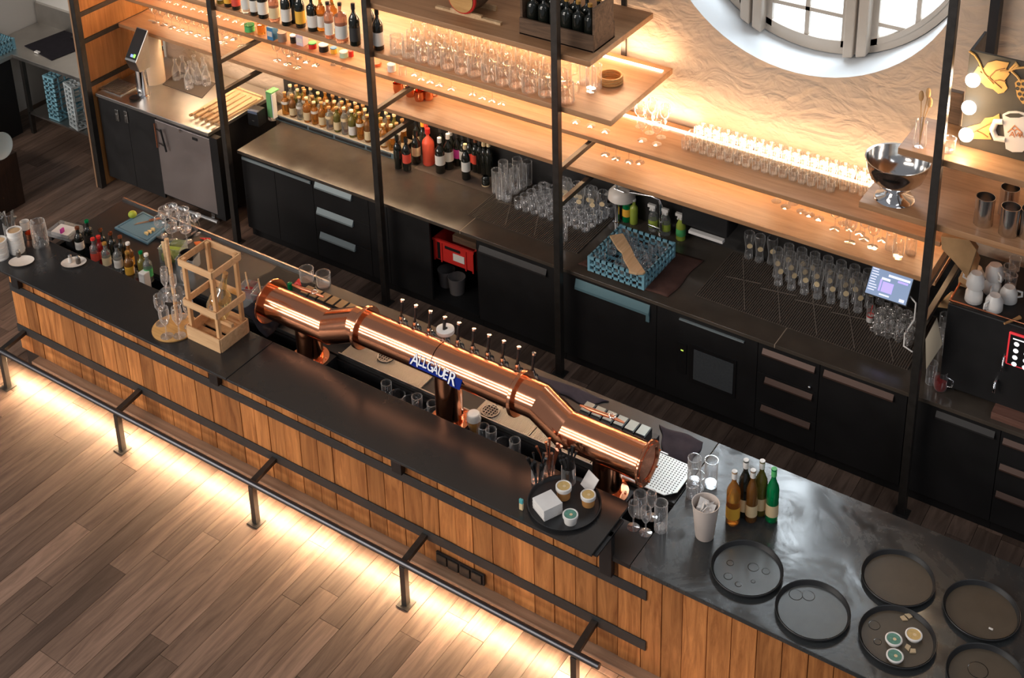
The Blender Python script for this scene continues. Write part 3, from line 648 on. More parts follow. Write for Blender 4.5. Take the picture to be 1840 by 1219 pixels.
# sign lettering on the middle pipe
blue = pm('sign_blue', (.012, .03, .24), .85, 0, .05); signw = pm('sign_white', (.85, .87, .92), .4)
ang = R(60)                                       # tilt of the sign face toward the room
ny = Vector((0, -math.sin(ang), math.cos(ang)))   # outward normal of the letters
up = Vector((0, math.cos(ang), math.sin(ang)))
def text_mesh(body, size, ext, off=0):
    cu = bpy.data.curves.new('text', 'FONT'); cu.body = body; cu.size = size; cu.extrude = ext; cu.offset = off; cu.space_character = .86
    o = bpy.data.objects.new('text_tmp', cu); C.objects.link(o); bpy.context.view_layer.update()
    me = bpy.data.meshes.new_from_object(o.evaluated_get(bpy.context.evaluated_depsgraph_get())); bpy.data.objects.remove(o); return me
sg = thing('lettering', None, None); sg.parent = t
bpy.data.objects.remove(sg)
pbase = Vector((-4.50, TY, zm-.018))+ny*(rp+.004)-up*.05
Tm = Matrix(((1, up.x, ny.x, pbase.x), (0, up.y, ny.y, pbase.y), (0, up.z, ny.z, pbase.z), (0, 0, 0, 1)))
xo = 0
letters = [('A', .105, 0), ('L', .082, .012), ('L', .082, .010), ('G', .082, .006), ('Ä', .072, .004), ('U', .082, 0), ('E', .082, -.004), ('R', .112, -.02)]
widths = {'A': .76, 'L': .62, 'G': .82, 'Ä': .84, 'U': .76, 'E': .70, 'R': .72}
back = None
poly = [(-.012, -.006), (.03, -.010), (.29, -.012), (.31, -.030), (.382, -.032), (.386, .082), (.34, .088), (.32, .072), (.07, .088), (.05, .100), (.01, .098), (-.012, .05)]
back = ob('sign_plate', M().prism(poly, -.006, .0, 0, Tm), blue, t)
for ch_, sz, dy in letters:
    for nm, mt_, off, zz, ex in (('letter_outline', blue, .0035, .003, .002), ('letter', signw, .0008, .006, .002)):
        me = text_mesh(ch_, sz, ex, off); me.materials.clear(); me.materials.append(mt_)
        me.transform(Matrix.Scale(.86, 4, (1, 0, 0))); me.transform(Tm @ Matrix.Translation((xo, dy, zz))); ob(nm, me, None, back)
    xo += sz*widths[ch_]*.86*.78
# block dispensers
def blocks(x0, y0, label, rows=6, rz=0):
    t = thing('flow_meter_bank', label, 'dispenser', (x0, y0, LZ), rz)
    ob('rail', M().box(-.02, -.02, 0, rows*.078+.02, .10, .10), blackp, t, bev=.004)
    topm = pm('bronze_cap_'+str(rows)+label[:3], (.32, .24, .15) if x0 < -5 else (.40, .46, .45), .3, .8)
    for k in range(rows):
        x = k*.078
        b_ = ob('block', M().box(x, -.045, .0, x+.070, .06, .17), blackp, t, bev=.006)
        ob('cap', M().prism([(x+.004, -.035), (x+.064, -.035), (x+.064, .05), (x+.004, .05)], .171, .176), topm, b_)
        ob('knob', M().tube([(x+.035, -.045, .10), (x+.035, -.075, .09)], .012, 10), black, b_)
    return t
p = P(552, 520, z=1.12); q = P(1060, 737, z=1.12)
blocks(-5.86, 5.92, 'row of six black meter blocks with bronze caps behind the left copper pipe')
blocks(-3.56, 5.92, 'six black meter blocks with silver caps behind the right copper pipe')
def strap(label, pts, mt=kraft):
    t = thing('bar_tool', label, 'tool', (0, 0, 0)); ob('handle', M().tube(pts, [.006]+[.012]*(len(pts)-2)+[.006], 8), copperd, t)
    c = pts[len(pts)//2]; ob('ring', M().tube([(c[0]+.02*math.cos(a), c[1]+.02*math.sin(a), c[2]+.008) for a in [i*math.pi/5 for i in range(10)]], .004, 6, closed=True), chrome, t)
z_ = zl+rp+.012
strap('copper-handled bottle tool lying on the left copper pipe', [(-5.70, 5.66, z_-.03), (-5.60, 5.65, z_-.02), (-5.5, 5.66, z_-.02), (-5.42, 5.66, z_-.025)])
strap('copper-handled tool lying on the right copper pipe by the silver caps', [(-3.42, 5.66, z_-.03), (-3.33, 5.65, z_-.02), (-3.2, 5.66, z_-.02), (-3.12, 5.66, z_-.025)])
# drip trays
t = thing('drip_tray', 'long warm steel drip tray with round drains under the copper pipe', 'drip tray', (0, 0, 0))
ribm, nt, b = mat('ribbed_steel'); b.inputs['Metallic'].default_value = .9; b.inputs['Base Color'].default_value = (.50, .42, .33, 1); b.inputs['Roughness'].default_value = .42
wv = N(nt, 'ShaderNodeTexWave'); wv.inputs['Scale'].default_value = 40; tc = N(nt, 'ShaderNodeTexCoord'); nt.links.new(tc.outputs['Object'], wv.inputs[0]); bp = N(nt, 'ShaderNodeBump'); bp.inputs['Distance'].default_value = .004; nt.links.new(wv.outputs['Fac'], bp.inputs['Height']); nt.links.new(bp.outputs[0], b.inputs['Normal'])
bx = [-5.32, -4.64, -4.22, -3.80, -3.36, -3.0]
for a, b_ in zip(bx, bx[1:]):
    if a == -4.64: continue
    p_ = ob('tray_section', M().box(a+.003, 5.665, LZ+.001, b_-.003, 5.97, LZ+.012), ribm, t, bev=.002)
ob('rim', M().box(-5.33, 5.655, LZ+.001, -2.99, 5.664, LZ+.022).box(-5.33, 5.971, LZ+.001, -2.99, 5.98, LZ+.022), steel, t)
for x, y in ((-5.03, 5.80), (-4.13, 5.73)):
    dm = ob('drain', M().lathe([(.001, 0), (.062, 0), (.062, .004), (.052, .004)], 28, (x, y, LZ+.0125)), blackp, t)
    m = M().lathe([(.052, 0), (.060, 0), (.060, .005), (.052, .005)], 28, (x, y, LZ+.0165))
    for i in range(-2, 3): m.box(x-.05, y+i*.02-.003, LZ+.0165, x+.05, y+i*.02+.003, LZ+.0205).box(x+i*.02-.003, y-.05, LZ+.0165, x+i*.02+.003, y+.05, LZ+.0205)
    ob('grate', m, steel, dm)
for u, v in ((892, 728), (905, 733)): p = P(u, v, z=LZ+.013); ob('hole', M().lathe([(.001, 0), (.007, 0), (.007, .001)], 10, (p.x, p.y, LZ+.0125)), blackp, t)
t = thing('drip_grate', 'pale perforated drip grate at the right end of the beer tower', 'drip grate', (0, 0, 0))
pts = [P(u, v, z=LZ)[:2] for u, v in ((1120, 842), (1214, 898), (1243, 866), (1244, 842), (1170, 798), (1145, 800))]
pts = [(-3.13, 5.66), (-2.85, 5.66), (-2.795, 5.72), (-2.795, 5.90), (-2.85, 5.955), (-3.13, 5.955)]
perf = pm('perforated_pale_steel', (.62, .66, .65), .35, .6, .5)
ob('plate', M().prism(pts, LZ+.024, LZ+.030), perf, t)
ob('rim', M().tube([(x, y, LZ+.028) for x, y in pts], .008, 8, closed=True), white, t)
m = M()
for i in range(17):
    for j in range(15):
        x, y = -3.11+i*.019, 5.68+j*.0185
        if x < -2.82: m.box(x, y, LZ+.0302, x+.008, y+.008, LZ+.0306)
ob('perforations', m, blackp, t, kind='stuff')
ob('cloth', M().box(0, 0, 0, .01, .01, .01), cloth).name = 'tmp'
bpy.data.objects.remove(bpy.data.objects['tmp'])
def sheet(name, label, cat, poly, z, mt, amp=.012, nx=26, ny=18, th=.006, seed=1, sag=None):
    "crumpled cloth over a quad given by four corners"
    rg = random.Random(seed); ph = [rg.uniform(0, 6) for _ in range(8)]; vs = []; fs = []
    A, B, Cc, D = [Vector((*q[:2], 0)) for q in poly]
    for L_ in (1, 0):
        for j in range(ny+1):
            for i in range(nx+1):
                u, v = i/nx, j/ny
                q = (A*(1-u)+B*u)*(1-v)+(D*(1-u)+Cc*u)*v
                h = amp*(math.sin(q.x*23+ph[0]+q.y*9)+math.sin(q.y*31+ph[1]-q.x*12)+.6*math.sin(q.x*57+q.y*41+ph[2]))*.4+amp
                e = min(u, v, 1-u, 1-v)
                q = q+Vector((math.sin(v*9+ph[3])*.008, math.sin(u*8+ph[4])*.008, 0))
                zz = z+h*min(1, e*6+.15)+th*L_
                if sag: zz = sag(q, zz)
                vs.append((q.x, q.y, zz))
    n_ = (nx+1)*(ny+1)
    for j in range(ny):
        for i in range(nx):
            a = j*(nx+1)+i; fs.append((a, a+1, a+nx+2, a+nx+1)); fs.append((n_+a, n_+a+nx+1, n_+a+nx+2, n_+a+1))
    for i in range(nx): fs.append((i, n_+i, n_+i+1, i+1)); a = ny*(nx+1)+i; fs.append((a, a+1, n_+a+1, n_+a))
    for j in range(ny): a = j*(nx+1); fs.append((a, a+nx+1, n_+a+nx+1, n_+a)); a += nx; fs.append((a, n_+a, n_+a+nx+1, a+nx+1))
    return ob(name, M().add(vs, fs, 0, True), mt, label=label, cat=cat)
sheet('towel', 'dark purple-grey towel folded flat behind the silver-capped meter blocks', 'towel', [P(u, v, z=LZ) for u, v in ((1192, 822), (1240, 838), (1266, 796), (1186, 766))], LZ+.001, clothp, .008)
sheet('towel', 'dark purple-grey towel laid along the counter edge behind the taps', 'towel', [P(u, v, z=LZ) for u, v in ((985, 700), (1050, 728), (1095, 722), (960, 672))], LZ+.001, clothp, .006, seed=3)
sheet('bar_mat', 'black rubber service mat with pale edge left of the meter blocks', 'mat', [P(u, v, z=LZ) for u, v in ((452, 510), (530, 545), (570, 512), (500, 479))], LZ+.001, rubber, .001)
sheet('towel', 'black crumpled towel hanging beside the left end of the copper pipe', 'towel', [P(u, v, z=1.0) for u, v in ((432, 548), (480, 600), (520, 560), (478, 530))], .955, cloth, .055, seed=5)

# ================================================================== GLASSWARE KINDS
def glass_kind(name, cat, prof, mt=None, n=18, handle=None, thick_=0, extra=None):
    mt = mt or glassm
    def f(label, loc, rz):
        t = thing(name, label, cat, loc, rz)
        ob('bowl' if name in ('wine_glass', 'snifter', 'martini_glass') else 'body', M().lathe(prof, n), mt, t)
        if handle: ob('handle', M().tube(handle, .007, 8), mt, t)
        if extra: extra(t)
        return t
    return f
rim = lambda r, z: [(r, z), (r+.0018, z+.001), (r+.001, z+.003), (r-.002, z+.003), (r-.004, z-.004)]
def base_disc(r): return [(.001, .001), (r, .0), (r, .003), (.006, .008)]
p_tumbler = [(.001, .012), (.031, .012), (.033, .004), (.001, .001), (.034, .0), (.038, .09)]+rim(.038, .09)
p_low = [(.001, .012), (.04, .012), (.036, .0), (.001, 0), (.038, .0), (.043, .012), (.045, .09)]+rim(.045, .09)
p_small = [(.001, .01), (.026, .01), (.027, .0), (.001, 0), (.028, .0), (.031, .055), (.030, .075)]+rim(.031, .075)
p_mug = [(.001, .014), (.045, .014), (.047, .0), (.001, .0), (.05, 0), (.054, .02), (.050, .05), (.052, .10), (.048, .16)]+rim(.048, .16)
p_weizen = [(.001, .014), (.028, .014), (.032, .0), (.001, 0), (.034, 0), (.030, .03), (.026, .07), (.033, .13), (.041, .18), (.037, .215)]+rim(.037, .215)
p_wine = [(.001, .001), (.036, .0), (.036, .002), (.006, .007), (.004, .02), (.004, .085), (.010, .092), (.030, .11), (.041, .14), (.040, .165), (.034, .20)]+rim(.034, .20)
p_tulip = [(.001, .001), (.033, .0), (.033, .002), (.006, .007), (.004, .02), (.004, .075), (.012, .085), (.026, .12), (.028, .16), (.024, .19)]+rim(.024, .19)
p_martini = [(.001, .001), (.036, .0), (.036, .002), (.005, .008), (.004, .02), (.004, .10), (.008, .105), (.052, .15), (.054, .16)]+rim(.054, .16)
p_high = [(.001, .02), (.030, .02), (.032, .0), (.001, 0), (.034, 0), (.035, .16)]+rim(.035, .16)
p_carafe = [(.001, .008), (.042, .008), (.045, .0), (.001, 0), (.046, 0), (.047, .08), (.040, .12), (.018, .16), (.017, .19), (.024, .21)]+rim(.024, .21)
mug_handle = [(.048, 0, .13), (.085, 0, .135), (.095, 0, .09), (.088, 0, .05), (.05, 0, .035)]
tumbler = Maker(glass_kind('tumbler', 'glass', p_tumbler)); lowg = Maker(glass_kind('tumbler', 'glass', p_low))
smallg = Maker(glass_kind('shot_glass', 'glass', p_small, n=14)); smallw = Maker(glass_kind('small_tumbler', 'glass', p_small, glassw, n=14))
mugg = Maker(glass_kind('beer_mug', 'beer mug', p_mug, glassw, 20, mug_handle)); mugc = Maker(glass_kind('beer_mug', 'beer mug', p_mug, glassm, 20, mug_handle))
def emblem(t, z=.125, r=.041, mt=lblc): ob('emblem', M().lathe([(.001, 0), (.021, 0), (.021, .0015), (.001, .0015)], 14, T=Matrix.Translation((.0, -r-.001, z)) @ Matrix.Rotation(R(90), 4, 'X')), mt, t, label='cream oval emblem')
weizen = Maker(glass_kind('wheat_beer_glass', 'glass', p_weizen, glassm, 18, None, extra=emblem))
wineg = Maker(glass_kind('wine_glass', 'glass', p_wine)); winew = Maker(glass_kind('wine_glass', 'glass', p_wine, glassw))
tulip = Maker(glass_kind('wine_glass', 'glass', p_tulip)); martini = Maker(glass_kind('martini_glass', 'glass', p_martini)); high = Maker(glass_kind('highball_glass', 'glass', p_high)); carafe = Maker(glass_kind('carafe', 'carafe', p_carafe))
_bk = {}
def bottle(label, loc, h=.30, r=.037, body=darkg, lab=lblw, capm=blackp, group=None, shape='wine', rz=0, lb=(.22, .5), name='bottle', capr=None, tilt=0):
    k = (h, r, body.name, lab.name if lab else '', capm.name, shape, lb, capr)
    if k in _bk:
        o = dup(_bk[k], loc, rz, label)
        if group: o['group'] = group
        elif 'group' in o: del o['group']
        return o
    t = thing(name, label, 'bottle', loc, rz, group)
    rn = .0135 if shape != 'square' else .016
    if shape == 'wine': pr = [(.001, .004), (r-.004, 0), (r, .005), (r, h*.60), (r*.9, h*.66), (rn+.004, h*.77), (rn, h*.80), (rn, h*.965), (rn+.003, h*.97), (rn+.003, h*.99)]
    elif shape == 'flask': pr = [(.001, .004), (r-.004, 0), (r, .006), (r, h*.62), (r*.94, h*.68), (rn+.006, h*.74), (rn, h*.78), (rn, h*.95)]
    else: pr = [(.001, .004), (r-.004, 0), (r, .006), (r*1.0, h*.52), (r*.8, h*.62), (rn+.005, h*.72), (rn, h*.76), (rn, h*.95)]
    ob('body', M().lathe(pr, 18), body, t)
    if lab: ob('label', M().lathe([(r+.0008, h*lb[0]), (r+.0008, h*lb[1])], 18), lab, t)
    cr_ = capr or rn+.004
    ob('cap', M().lathe([(cr_, h*.86 if shape == 'wine' else h*.93), (cr_, h), (.001, h+.001)], 12), capm, t)
    _bk[k] = proto(t); return t
# ================================================================== RAISED TOP, LEFT END
TZ1 = 1.12
def at1(u, v): return tuple(P(u, v, z=TZ1))
def stack(label, loc, h=.17, r=.056, lid=paddlew):
    t = thing('coaster_stack', label, 'coasters', loc)
    m = M(); z = 0
    while z < h: m.lathe([(.001, z), (r*random.uniform(.96, 1.0), z), (r*.99, z+.012), (.001, z+.0125)], 24, (random.uniform(-.002, .002), random.uniform(-.002, .002), 0)); z += .0135
    ob('discs', m, white, t); ob('rim', M().lathe([(r*.82, z), (r*1.0, z), (r*1.0, z+.014), (r*.82, z+.014)], 24), white, t); ob('top_disc', M().lathe([(.001, z+.004), (r*.82, z+.004)], 24), lid, t); return t
stack('stack of white round coasters behind the left salt plate', at1(32, 452)); stack('white coaster stack cut by the left picture edge', at1(2, 462), .13, .06)
mg = mugc(at1(74, 441), 'big clear beer mug with handle left of the spirit bottles', None, R(170)); mg.scale = (1.12, 1.12, 1.3)
def cutlery_jar(label, loc, n_=12, mt=steel, jr=.045, jh=.12):
    t = thing('cutlery_jar', label, 'jar', loc)
    ob('jar', M().lathe([(.001, .004), (jr, .004), (jr, jh)], 20), glassm, t)
    for i in range(n_):
        a = random.uniform(0, 6.28); q = random.uniform(.01, jr*.6); e = random.uniform(.02, .06)
        k = ob('utensil', M().tube([(q*math.cos(a), q*math.sin(a), .01), (q*math.cos(a)+e*math.cos(a)*.6, q*math.sin(a)+e*math.sin(a)*.6, jh+.03), ((q+e)*math.cos(a), (q+e)*math.sin(a), jh+random.uniform(.06, .10))], [.003, .004, .009], 6), mt, t)
cutlery_jar('glass jar full of cutlery at the left end of the bar', at1(20, 425), 16)
t = thing('cup', 'small white cup behind the cutlery jar', 'cup', at1(46, 412)); ob('body', M().lathe([(.001, .003), (.03, .003), (.036, .07), (.033, .07), (.028, .008)], 20), white, t)
t = thing('dish', 'small dark dish with copper rim beside the beer mug', 'dish', at1(55, 428)); ob('body', M().lathe([(.001, .003), (.03, .003), (.036, .05)], 20), copperd, t)
def salt(loc, label, mt):
    t = thing('shaker', label, 'shaker', loc); ob('body', M().lathe([(.001, .001), (.017, 0), (.018, .03), (.012, .045)], 16), mt, t); ob('cap', M().lathe([(.013, .044), (.014, .056), (.008, .062), (.001, .063)], 16), steel, t); return t
plw = pm('speckled_white_glaze', (.72, .66, .60), .35, 0, .5, .1, 30)
for (u, v), lb in (((39, 472), 'oval white plate with one pepper shaker at the left bar end'), ((133, 474), 'oval white plate with two shakers on the black bar top')):
    c = P(u, v, z=TZ1); t = thing('plate', lb, 'plate', c); ob('dish', M().lathe([(.001, .004), (.05, .004), (.088, .014), (.092, .016), (.088, .010), (.052, 0), (.001, 0)], 30, sx=1.0, sy=.74), plw, t); t.rotation_euler.z = R(38)
pep = pm('pepper_fill', (.07, .055, .045), .5); slt = pm('salt_fill', (.62, .58, .54), .5)
c = P(34, 462, z=TZ1+.006); salt(c, 'pepper shaker on the left plate', pep)
c = P(127, 471, z=TZ1+.006); salt(c, 'salt shaker on the second plate, left one', slt); c = P(141, 473, z=TZ1+.006); salt(c, 'pepper shaker on the second plate, right one', pep)
t = thing('napkin_tray', 'clear plastic tray with white napkins left of the spirit bottles', 'tray', P(118, 420, z=1.0)); t.rotation_euler.z = R(10)
ob('tray', M().box(-.11, -.08, 0, .11, .08, .004).box(-.11, -.08, 0, -.105, .08, .05).box(.105, -.08, 0, .11, .08, .05).box(-.11, -.08, 0, .11, -.075, .05).box(-.11, .075, 0, .11, .08, .05), glasst, t)
ob('napkins', M().box(-.09, -.06, .005, .07, .06, .035), paper, t, bev=.004); ob('strip', M().box(.0, -.055, .036, .014, -.02, .07), lblp, t)
for x_ in (-.1, .1): ob('support', M().box(x_-.01, -.06, -.05, x_+.01, .06, 0), blackp, t)
# speed rack bottles standing in the well
wellz = .72
spec = [(138, 408, darkg, lblw, copperd, 'dark spirit bottle with rust-brown cap, leftmost in the speed rack'), (155, 396, darkg, lblk, greeng, 'tallest speed rack bottle with green cap and orange collar'),
 (166, 428, clearb, lblr, red, 'clear bottle with red label beside the green-capped bottle'), (176, 424, redliq, lblr, red, 'bottle with bright red neck in the speed rack'),
 (180, 412, darkg, None, copper, 'dark bottle with copper cap behind the red-necked bottle'), (187, 436, clearb, lblc, gold, 'clear bottle with round golden stopper in the speed rack'),
 (198, 418, darkg, None, copper, 'dark bottle with copper cap, second of three in a row'), (208, 440, clearb, lblw, blackp, 'clear bottle with black pourer in the speed rack'),
 (215, 424, darkg, None, copperd, 'dark bottle with worn copper cap nearest the cutting board'), (229, 436, amberd, lbly, white, 'amber bottle with pink-white ball stopper'),
 (228, 452, amberd, lbly, gold, 'bottle with yellow collar beside the ball stopper'), (234, 462, clearb, lblr, redliq, 'bottle with dark red cap and yellow collar'), (252, 452, oliveg, None, greeng, 'olive green bottle at the right of the speed rack'),
 (262, 456, clearb, lblg, white, 'slim clear bottle with pale cap beside the olive one'), (200, 462, clearb, lblw, chrome, 'short clear bottle with steel pourer by the bar edge'), (216, 470, clearb, None, blackp, 'clear spirit bottle with black spout touching the bar edge')]
for i, (u, v, b_, l_, c_, lb) in enumerate(spec):
    h = .34 if i == 1 else .30; q = P(u, v, z=wellz+h); y = min(max(q.y, 5.45), 5.60) if q.y < 5.66 else q.y
    q = P(u, v, y=y) if y != q.y else q
    if y > 5.66: q = P(u, v, z=LZ+.24); bottle(lb, (q.x, q.y, LZ), .24, .033, b_, l_, c_, None, 'flask', capr=.017)
    else: bottle(lb, (q.x, y, wellz), max(.2, min(.36, q.z-wellz)), .036, b_, l_, c_, None, 'flask', capr=.018)
t = thing('jug', 'round clear glass jug with steel rim beside the bar edge', 'jug', (P(240, 488, z=1.0).x, 5.53, wellz+.06)); ob('body', M().lathe([(.001, .003), (.05, .003), (.062, .08), (.055, .15), (.04, .19), (.046, .22)], 24), glassm, t); ob('stopper', M().lathe([(.022, .20), (.026, .26), (.012, .29), (.001, .29)], 14), white, t); ob('foot', M().lathe([(.001, -.06), (.05, -.06), (.05, .002), (.001, .002)], 16), blackp, t)
t = thing('dispenser_bottle', 'white plastic box container beside the glass jug', 'container', (P(261, 500, z=1.0).x, 5.53, wellz)); ob('body', M().box(-.03, -.03, 0, .03, .03, .34), white, t, bev=.006)
def tub(label, u, v, z, w, d, h, rz, fill=None, sticks=0, mt=glasst):
    t = thing('container', label, 'container', (*P(u, v, z=z+h*.5)[:2], z), R(rz)); e = .003
    ob('tub', M().box(-w, -d, 0, w, d, e).box(-w, -d, 0, -w+e, d, h).box(w-e, -d, 0, w, d, h).box(-w, -d, 0, w, -d+e, h).box(-w, d-e, 0, w, d, h).tube([(-w, -d, h), (w, -d, h), (w, d, h), (-w, d, h)], .005, 6, closed=True), mt, t)
    if fill: ob('contents', M().box(-w+.01, -d+.01, .004, w-.01, d-.01, h*.55), fill, t, bev=.01)
    for i in range(sticks): ob('stick', M().tube([(.02*i, 0, h*.5), (.02*i-.01, -.01, h+.11)], .006, 6), paddlew, t)
    return t
tub('clear plastic tub with green lime wedges left of the lantern', 312, 452, LZ, .085, .07, .13, 20, lime)
tub('clear tub with dark berries and a wooden stick', 448, 522, LZ, .055, .055, .10, 15, redliq, 1); tub('clear tub with red fruit and a stick beside the copper pipe', 471, 534, LZ, .055, .055, .10, 15, redliq, 1)
tub('clear plastic tub under the lime tub, half hidden', 338, 470, LZ, .07, .06, .10, 20)
t = thing('shaker_cup', 'dark metal shaker cup behind the wooden lantern', 'cup', P(338, 478, z=LZ)); ob('body', M().lathe([(.001, 0), (.04, 0), (.052, .12), (.046, .12), (.036, .01)], 24), black, t)
t = thing('wooden_muddler', 'pale wooden scoop stick leaning in the lime tub', 'tool', P(300, 470, z=LZ+.05)); ob('stick', M().beam((0, 0, 0), (-.04, .02, .20), .035, .012), paddlew, t, bev=.003); t.location.z = LZ
# cutting board scene
cb = [P(u, v, z=LZ+.015) for u, v in ((205.4, 409), (265, 437.7), (306, 405), (257, 380))]
ob('cutting_board', M().prism([q[:2] for q in cb], LZ+.0005, LZ+.018), boardb, bev=.003, label='grey-blue plastic cutting board with lime and knife', cat='cutting board')
bm = bpy.data.objects['cutting_board']; cc = sum((Vector(q) for q in cb), Vector())/4
m = M(); ins = [cc+(Vector(q)-cc)*.86 for q in cb]; m.tube([(q.x, q.y, LZ+.0185) for q in ins], .0025, 6, closed=True); ob('groove', m, pm('board_groove', (.07, .15, .2), .7), bm)
t = thing('lime', 'whole green-yellow lime on the cutting board corner', 'lime', (*P(238, 386, z=LZ+.045)[:2], LZ+.019)); ob('skin', M().sphere((0, 0, .03), .031, 16, 10, sc=(1.1, 1, .95)), lime, t)
t = thing('knife', 'small knife lying on the cutting board', 'knife', (*P(268, 398, z=LZ+.02)[:2], LZ+.0195), R(52)); ob('blade', M().prism([(-.12, -.012), (0, -.012), (0, .012), (-.09, .012)], 0, .002), steel, t); ob('handle', M().box(0, -.011, 0, .10, .011, .014), copperd, t, bev=.003)
for i, (u, v) in enumerate(((262, 420), (268, 417), (274, 413))):
    t = thing('lemon_wedge', ['left', 'middle', 'right'][i]+' of three pale lemon wedges on the cutting board', 'lemon', (*P(u, v, z=LZ+.03)[:2], LZ+.019)); ob('flesh', M().prism([(-.022, 0), (.022, -.004), (.012, .018), (-.010, .018)], 0, .02), pm('lemon_flesh%d' % i, (.85, .62, .28), .5), t, bev=.003)
t = thing('serving_tray', 'black round tray under the wine glasses right of the cutting board', 'tray', (*P(318, 413, z=LZ)[:2], LZ+.001)); ob('base', M().lathe([(.001, .002), (.168, .002), (.172, .016), (.178, .016), (.172, 0), (.001, 0)], 40), trayp, t)
for i, (u, v) in enumerate(((291, 424), (311, 434), (336, 434), (298, 408), (316, 412), (334, 416))):
    o_ = wineg((*P(u, v, z=LZ+.005)[:2], LZ+.004), 'rounded wine glass on the black tray, %s' % ['front left', 'front middle', 'front right', 'rear left', 'rear middle', 'rear right'][i], 'wine glasses on the black tray'); o_.scale = (1.15, 1.15, .85)
for i, (u, v) in enumerate(((310, 402), (331, 408), (352, 420))):
    martini((*P(u, v, z=LZ+.005)[:2], LZ+.004), 'tall saucer glass at the back of the black tray, %s of three' % ['left', 'middle', 'right'][i], 'saucer glasses on the black tray')
t = thing('orange_garnish', 'orange peel garnish beside the black glass tray', 'garnish', (*P(357, 441, z=LZ)[:2], LZ+.001)); ob('peel', M().prism([(-.05, 0), (-.02, .03), (.05, .035), (.03, .0), (.04, -.03), (-.01, -.02)], 0, .014), leaf, t, bev=.003)
t = thing('chili', 'red chilies lying behind the orange garnish', 'chili', (*P(366, 432, z=LZ)[:2], LZ+.001)); [ob('pod', M().tube([(-.04+.02*i, .012*i, .006), (.0+.02*i, .012*i+.005, .01), (.03+.02*i, .012*i-.01, .006)], [.002, .007, .004], 8), red, t) for i in range(3)]
# glass tree
cx_, cy_, _ = P(314, 588, z=TZ1+.012)
t = thing('glass_stand', 'round wooden glass stand with centre pole left of the lantern', 'glass stand', (cx_, cy_, TZ1))
ob('board', M().lathe([(.001, 0), (.150, 0), (.153, .004), (.153, .012), (.150, .014), (.001, .014)], 44), roundw, t)
ph = P(305, 432, y=cy_+.03).z-TZ1
ob('pole', M().tube([(0, .03, .014), (0, .03, ph)], [.012, .015], 12), pinex, t); ob('tier', M().lathe([(.001, .27), (.105, .27), (.105, .275), (.001, .275)], 32, (0, .03, 0)), glasst, t)
for i, (dx, dy) in enumerate(((-.10, -.02), (-.045, .10), (.03, -.10), (.09, .06), (.10, -.05))):
    tulip((cx_+dx, cy_+dy, TZ1+.0142), 'stemmed tulip glass on the round wooden stand, %s from the left' % ORD[i], 'glasses on the wooden stand').scale = (1.3, 1.3, 1.2)
for i, (dx, dy) in enumerate(((-.07, .0), (-.02, -.045), (.045, -.03), (.07, .05))):
    o_ = tulip((cx_+dx, cy_+.03+dy, TZ1+.275), 'small tulip glass on the upper tier of the stand, %s from the left' % ORD[i], 'upper glasses on the wooden stand'); o_.scale = (.9, .9, .9)
# wooden lantern crate
lx0, lx1, ly0, ly1 = -6.155, -5.862, 5.11, 5.362
lt_ = P(378, 489, y=ly0).z; lh = lt_-TZ1; W_, D_ = lx1-lx0, ly1-ly0
t = thing('wooden_crate_lantern', 'tall open pine lantern crate holding a tilted glass decanter', 'lantern', (lx0, ly0, TZ1))
for x in (0, W_-.026):
    for y in (0, D_-.026): ob('leg', M().box(x+.006 if x == 0 else x-.006, y+.006 if y == 0 else y-.006, .0, (x+.032 if x == 0 else x+.020), (y+.032 if y == 0 else y+.020), lh), pine, t, bev=.002)
def railset(z0, z1, nm='rail'):
    ob(nm, M().box(-.006, -.012, z0, W_+.006, 0, z1), pinex, t, bev=.002); ob(nm, M().box(-.006, D_, z0, W_+.006, D_+.012, z1), pinex, t, bev=.002)
    ob(nm, M().box(-.012, .0, z0, 0, D_, z1), pinex, t, bev=.002); ob(nm, M().box(W_, 0, z0, W_+.012, D_, z1), pinex, t, bev=.002)
railset(0, .105, 'base_board'); zmid = P(385, 565, y=ly0).z-TZ1; railset(zmid-.03, zmid+.02); railset(lh-.05, lh)
ob('floor_slat', M().box(0, 0, .02, W_, D_*.45, .03).box(0, D_*.55, .02, W_, D_, .03), pine, t); ob('cross_bar', M().box(0, D_/2-.012, .12, W_, D_/2+.012, .145), pinex, t)
t2 = thing('decanter', 'large tilted golden glass decanter inside the pine lantern', 'decanter', ((lx0+lx1)/2, (ly0+ly1)/2+.01, TZ1+.16))
dec = thin_glass('golden_glass', (.90, .80, .50), .85, .20)
ob('body', M().lathe([(.001, -.0), (.075, .01), (.085, .08), (.07, .16), (.03, .22), (.018, .30), (.02, .33)], 28), dec, t2); t2.rotation_euler = (R(-6), R(14), 0); t2.scale = (1, 1, .98)
ob('cork', M().lathe([(.016, .32), (.019, .36), (.001, .365)], 12), cork, t2)
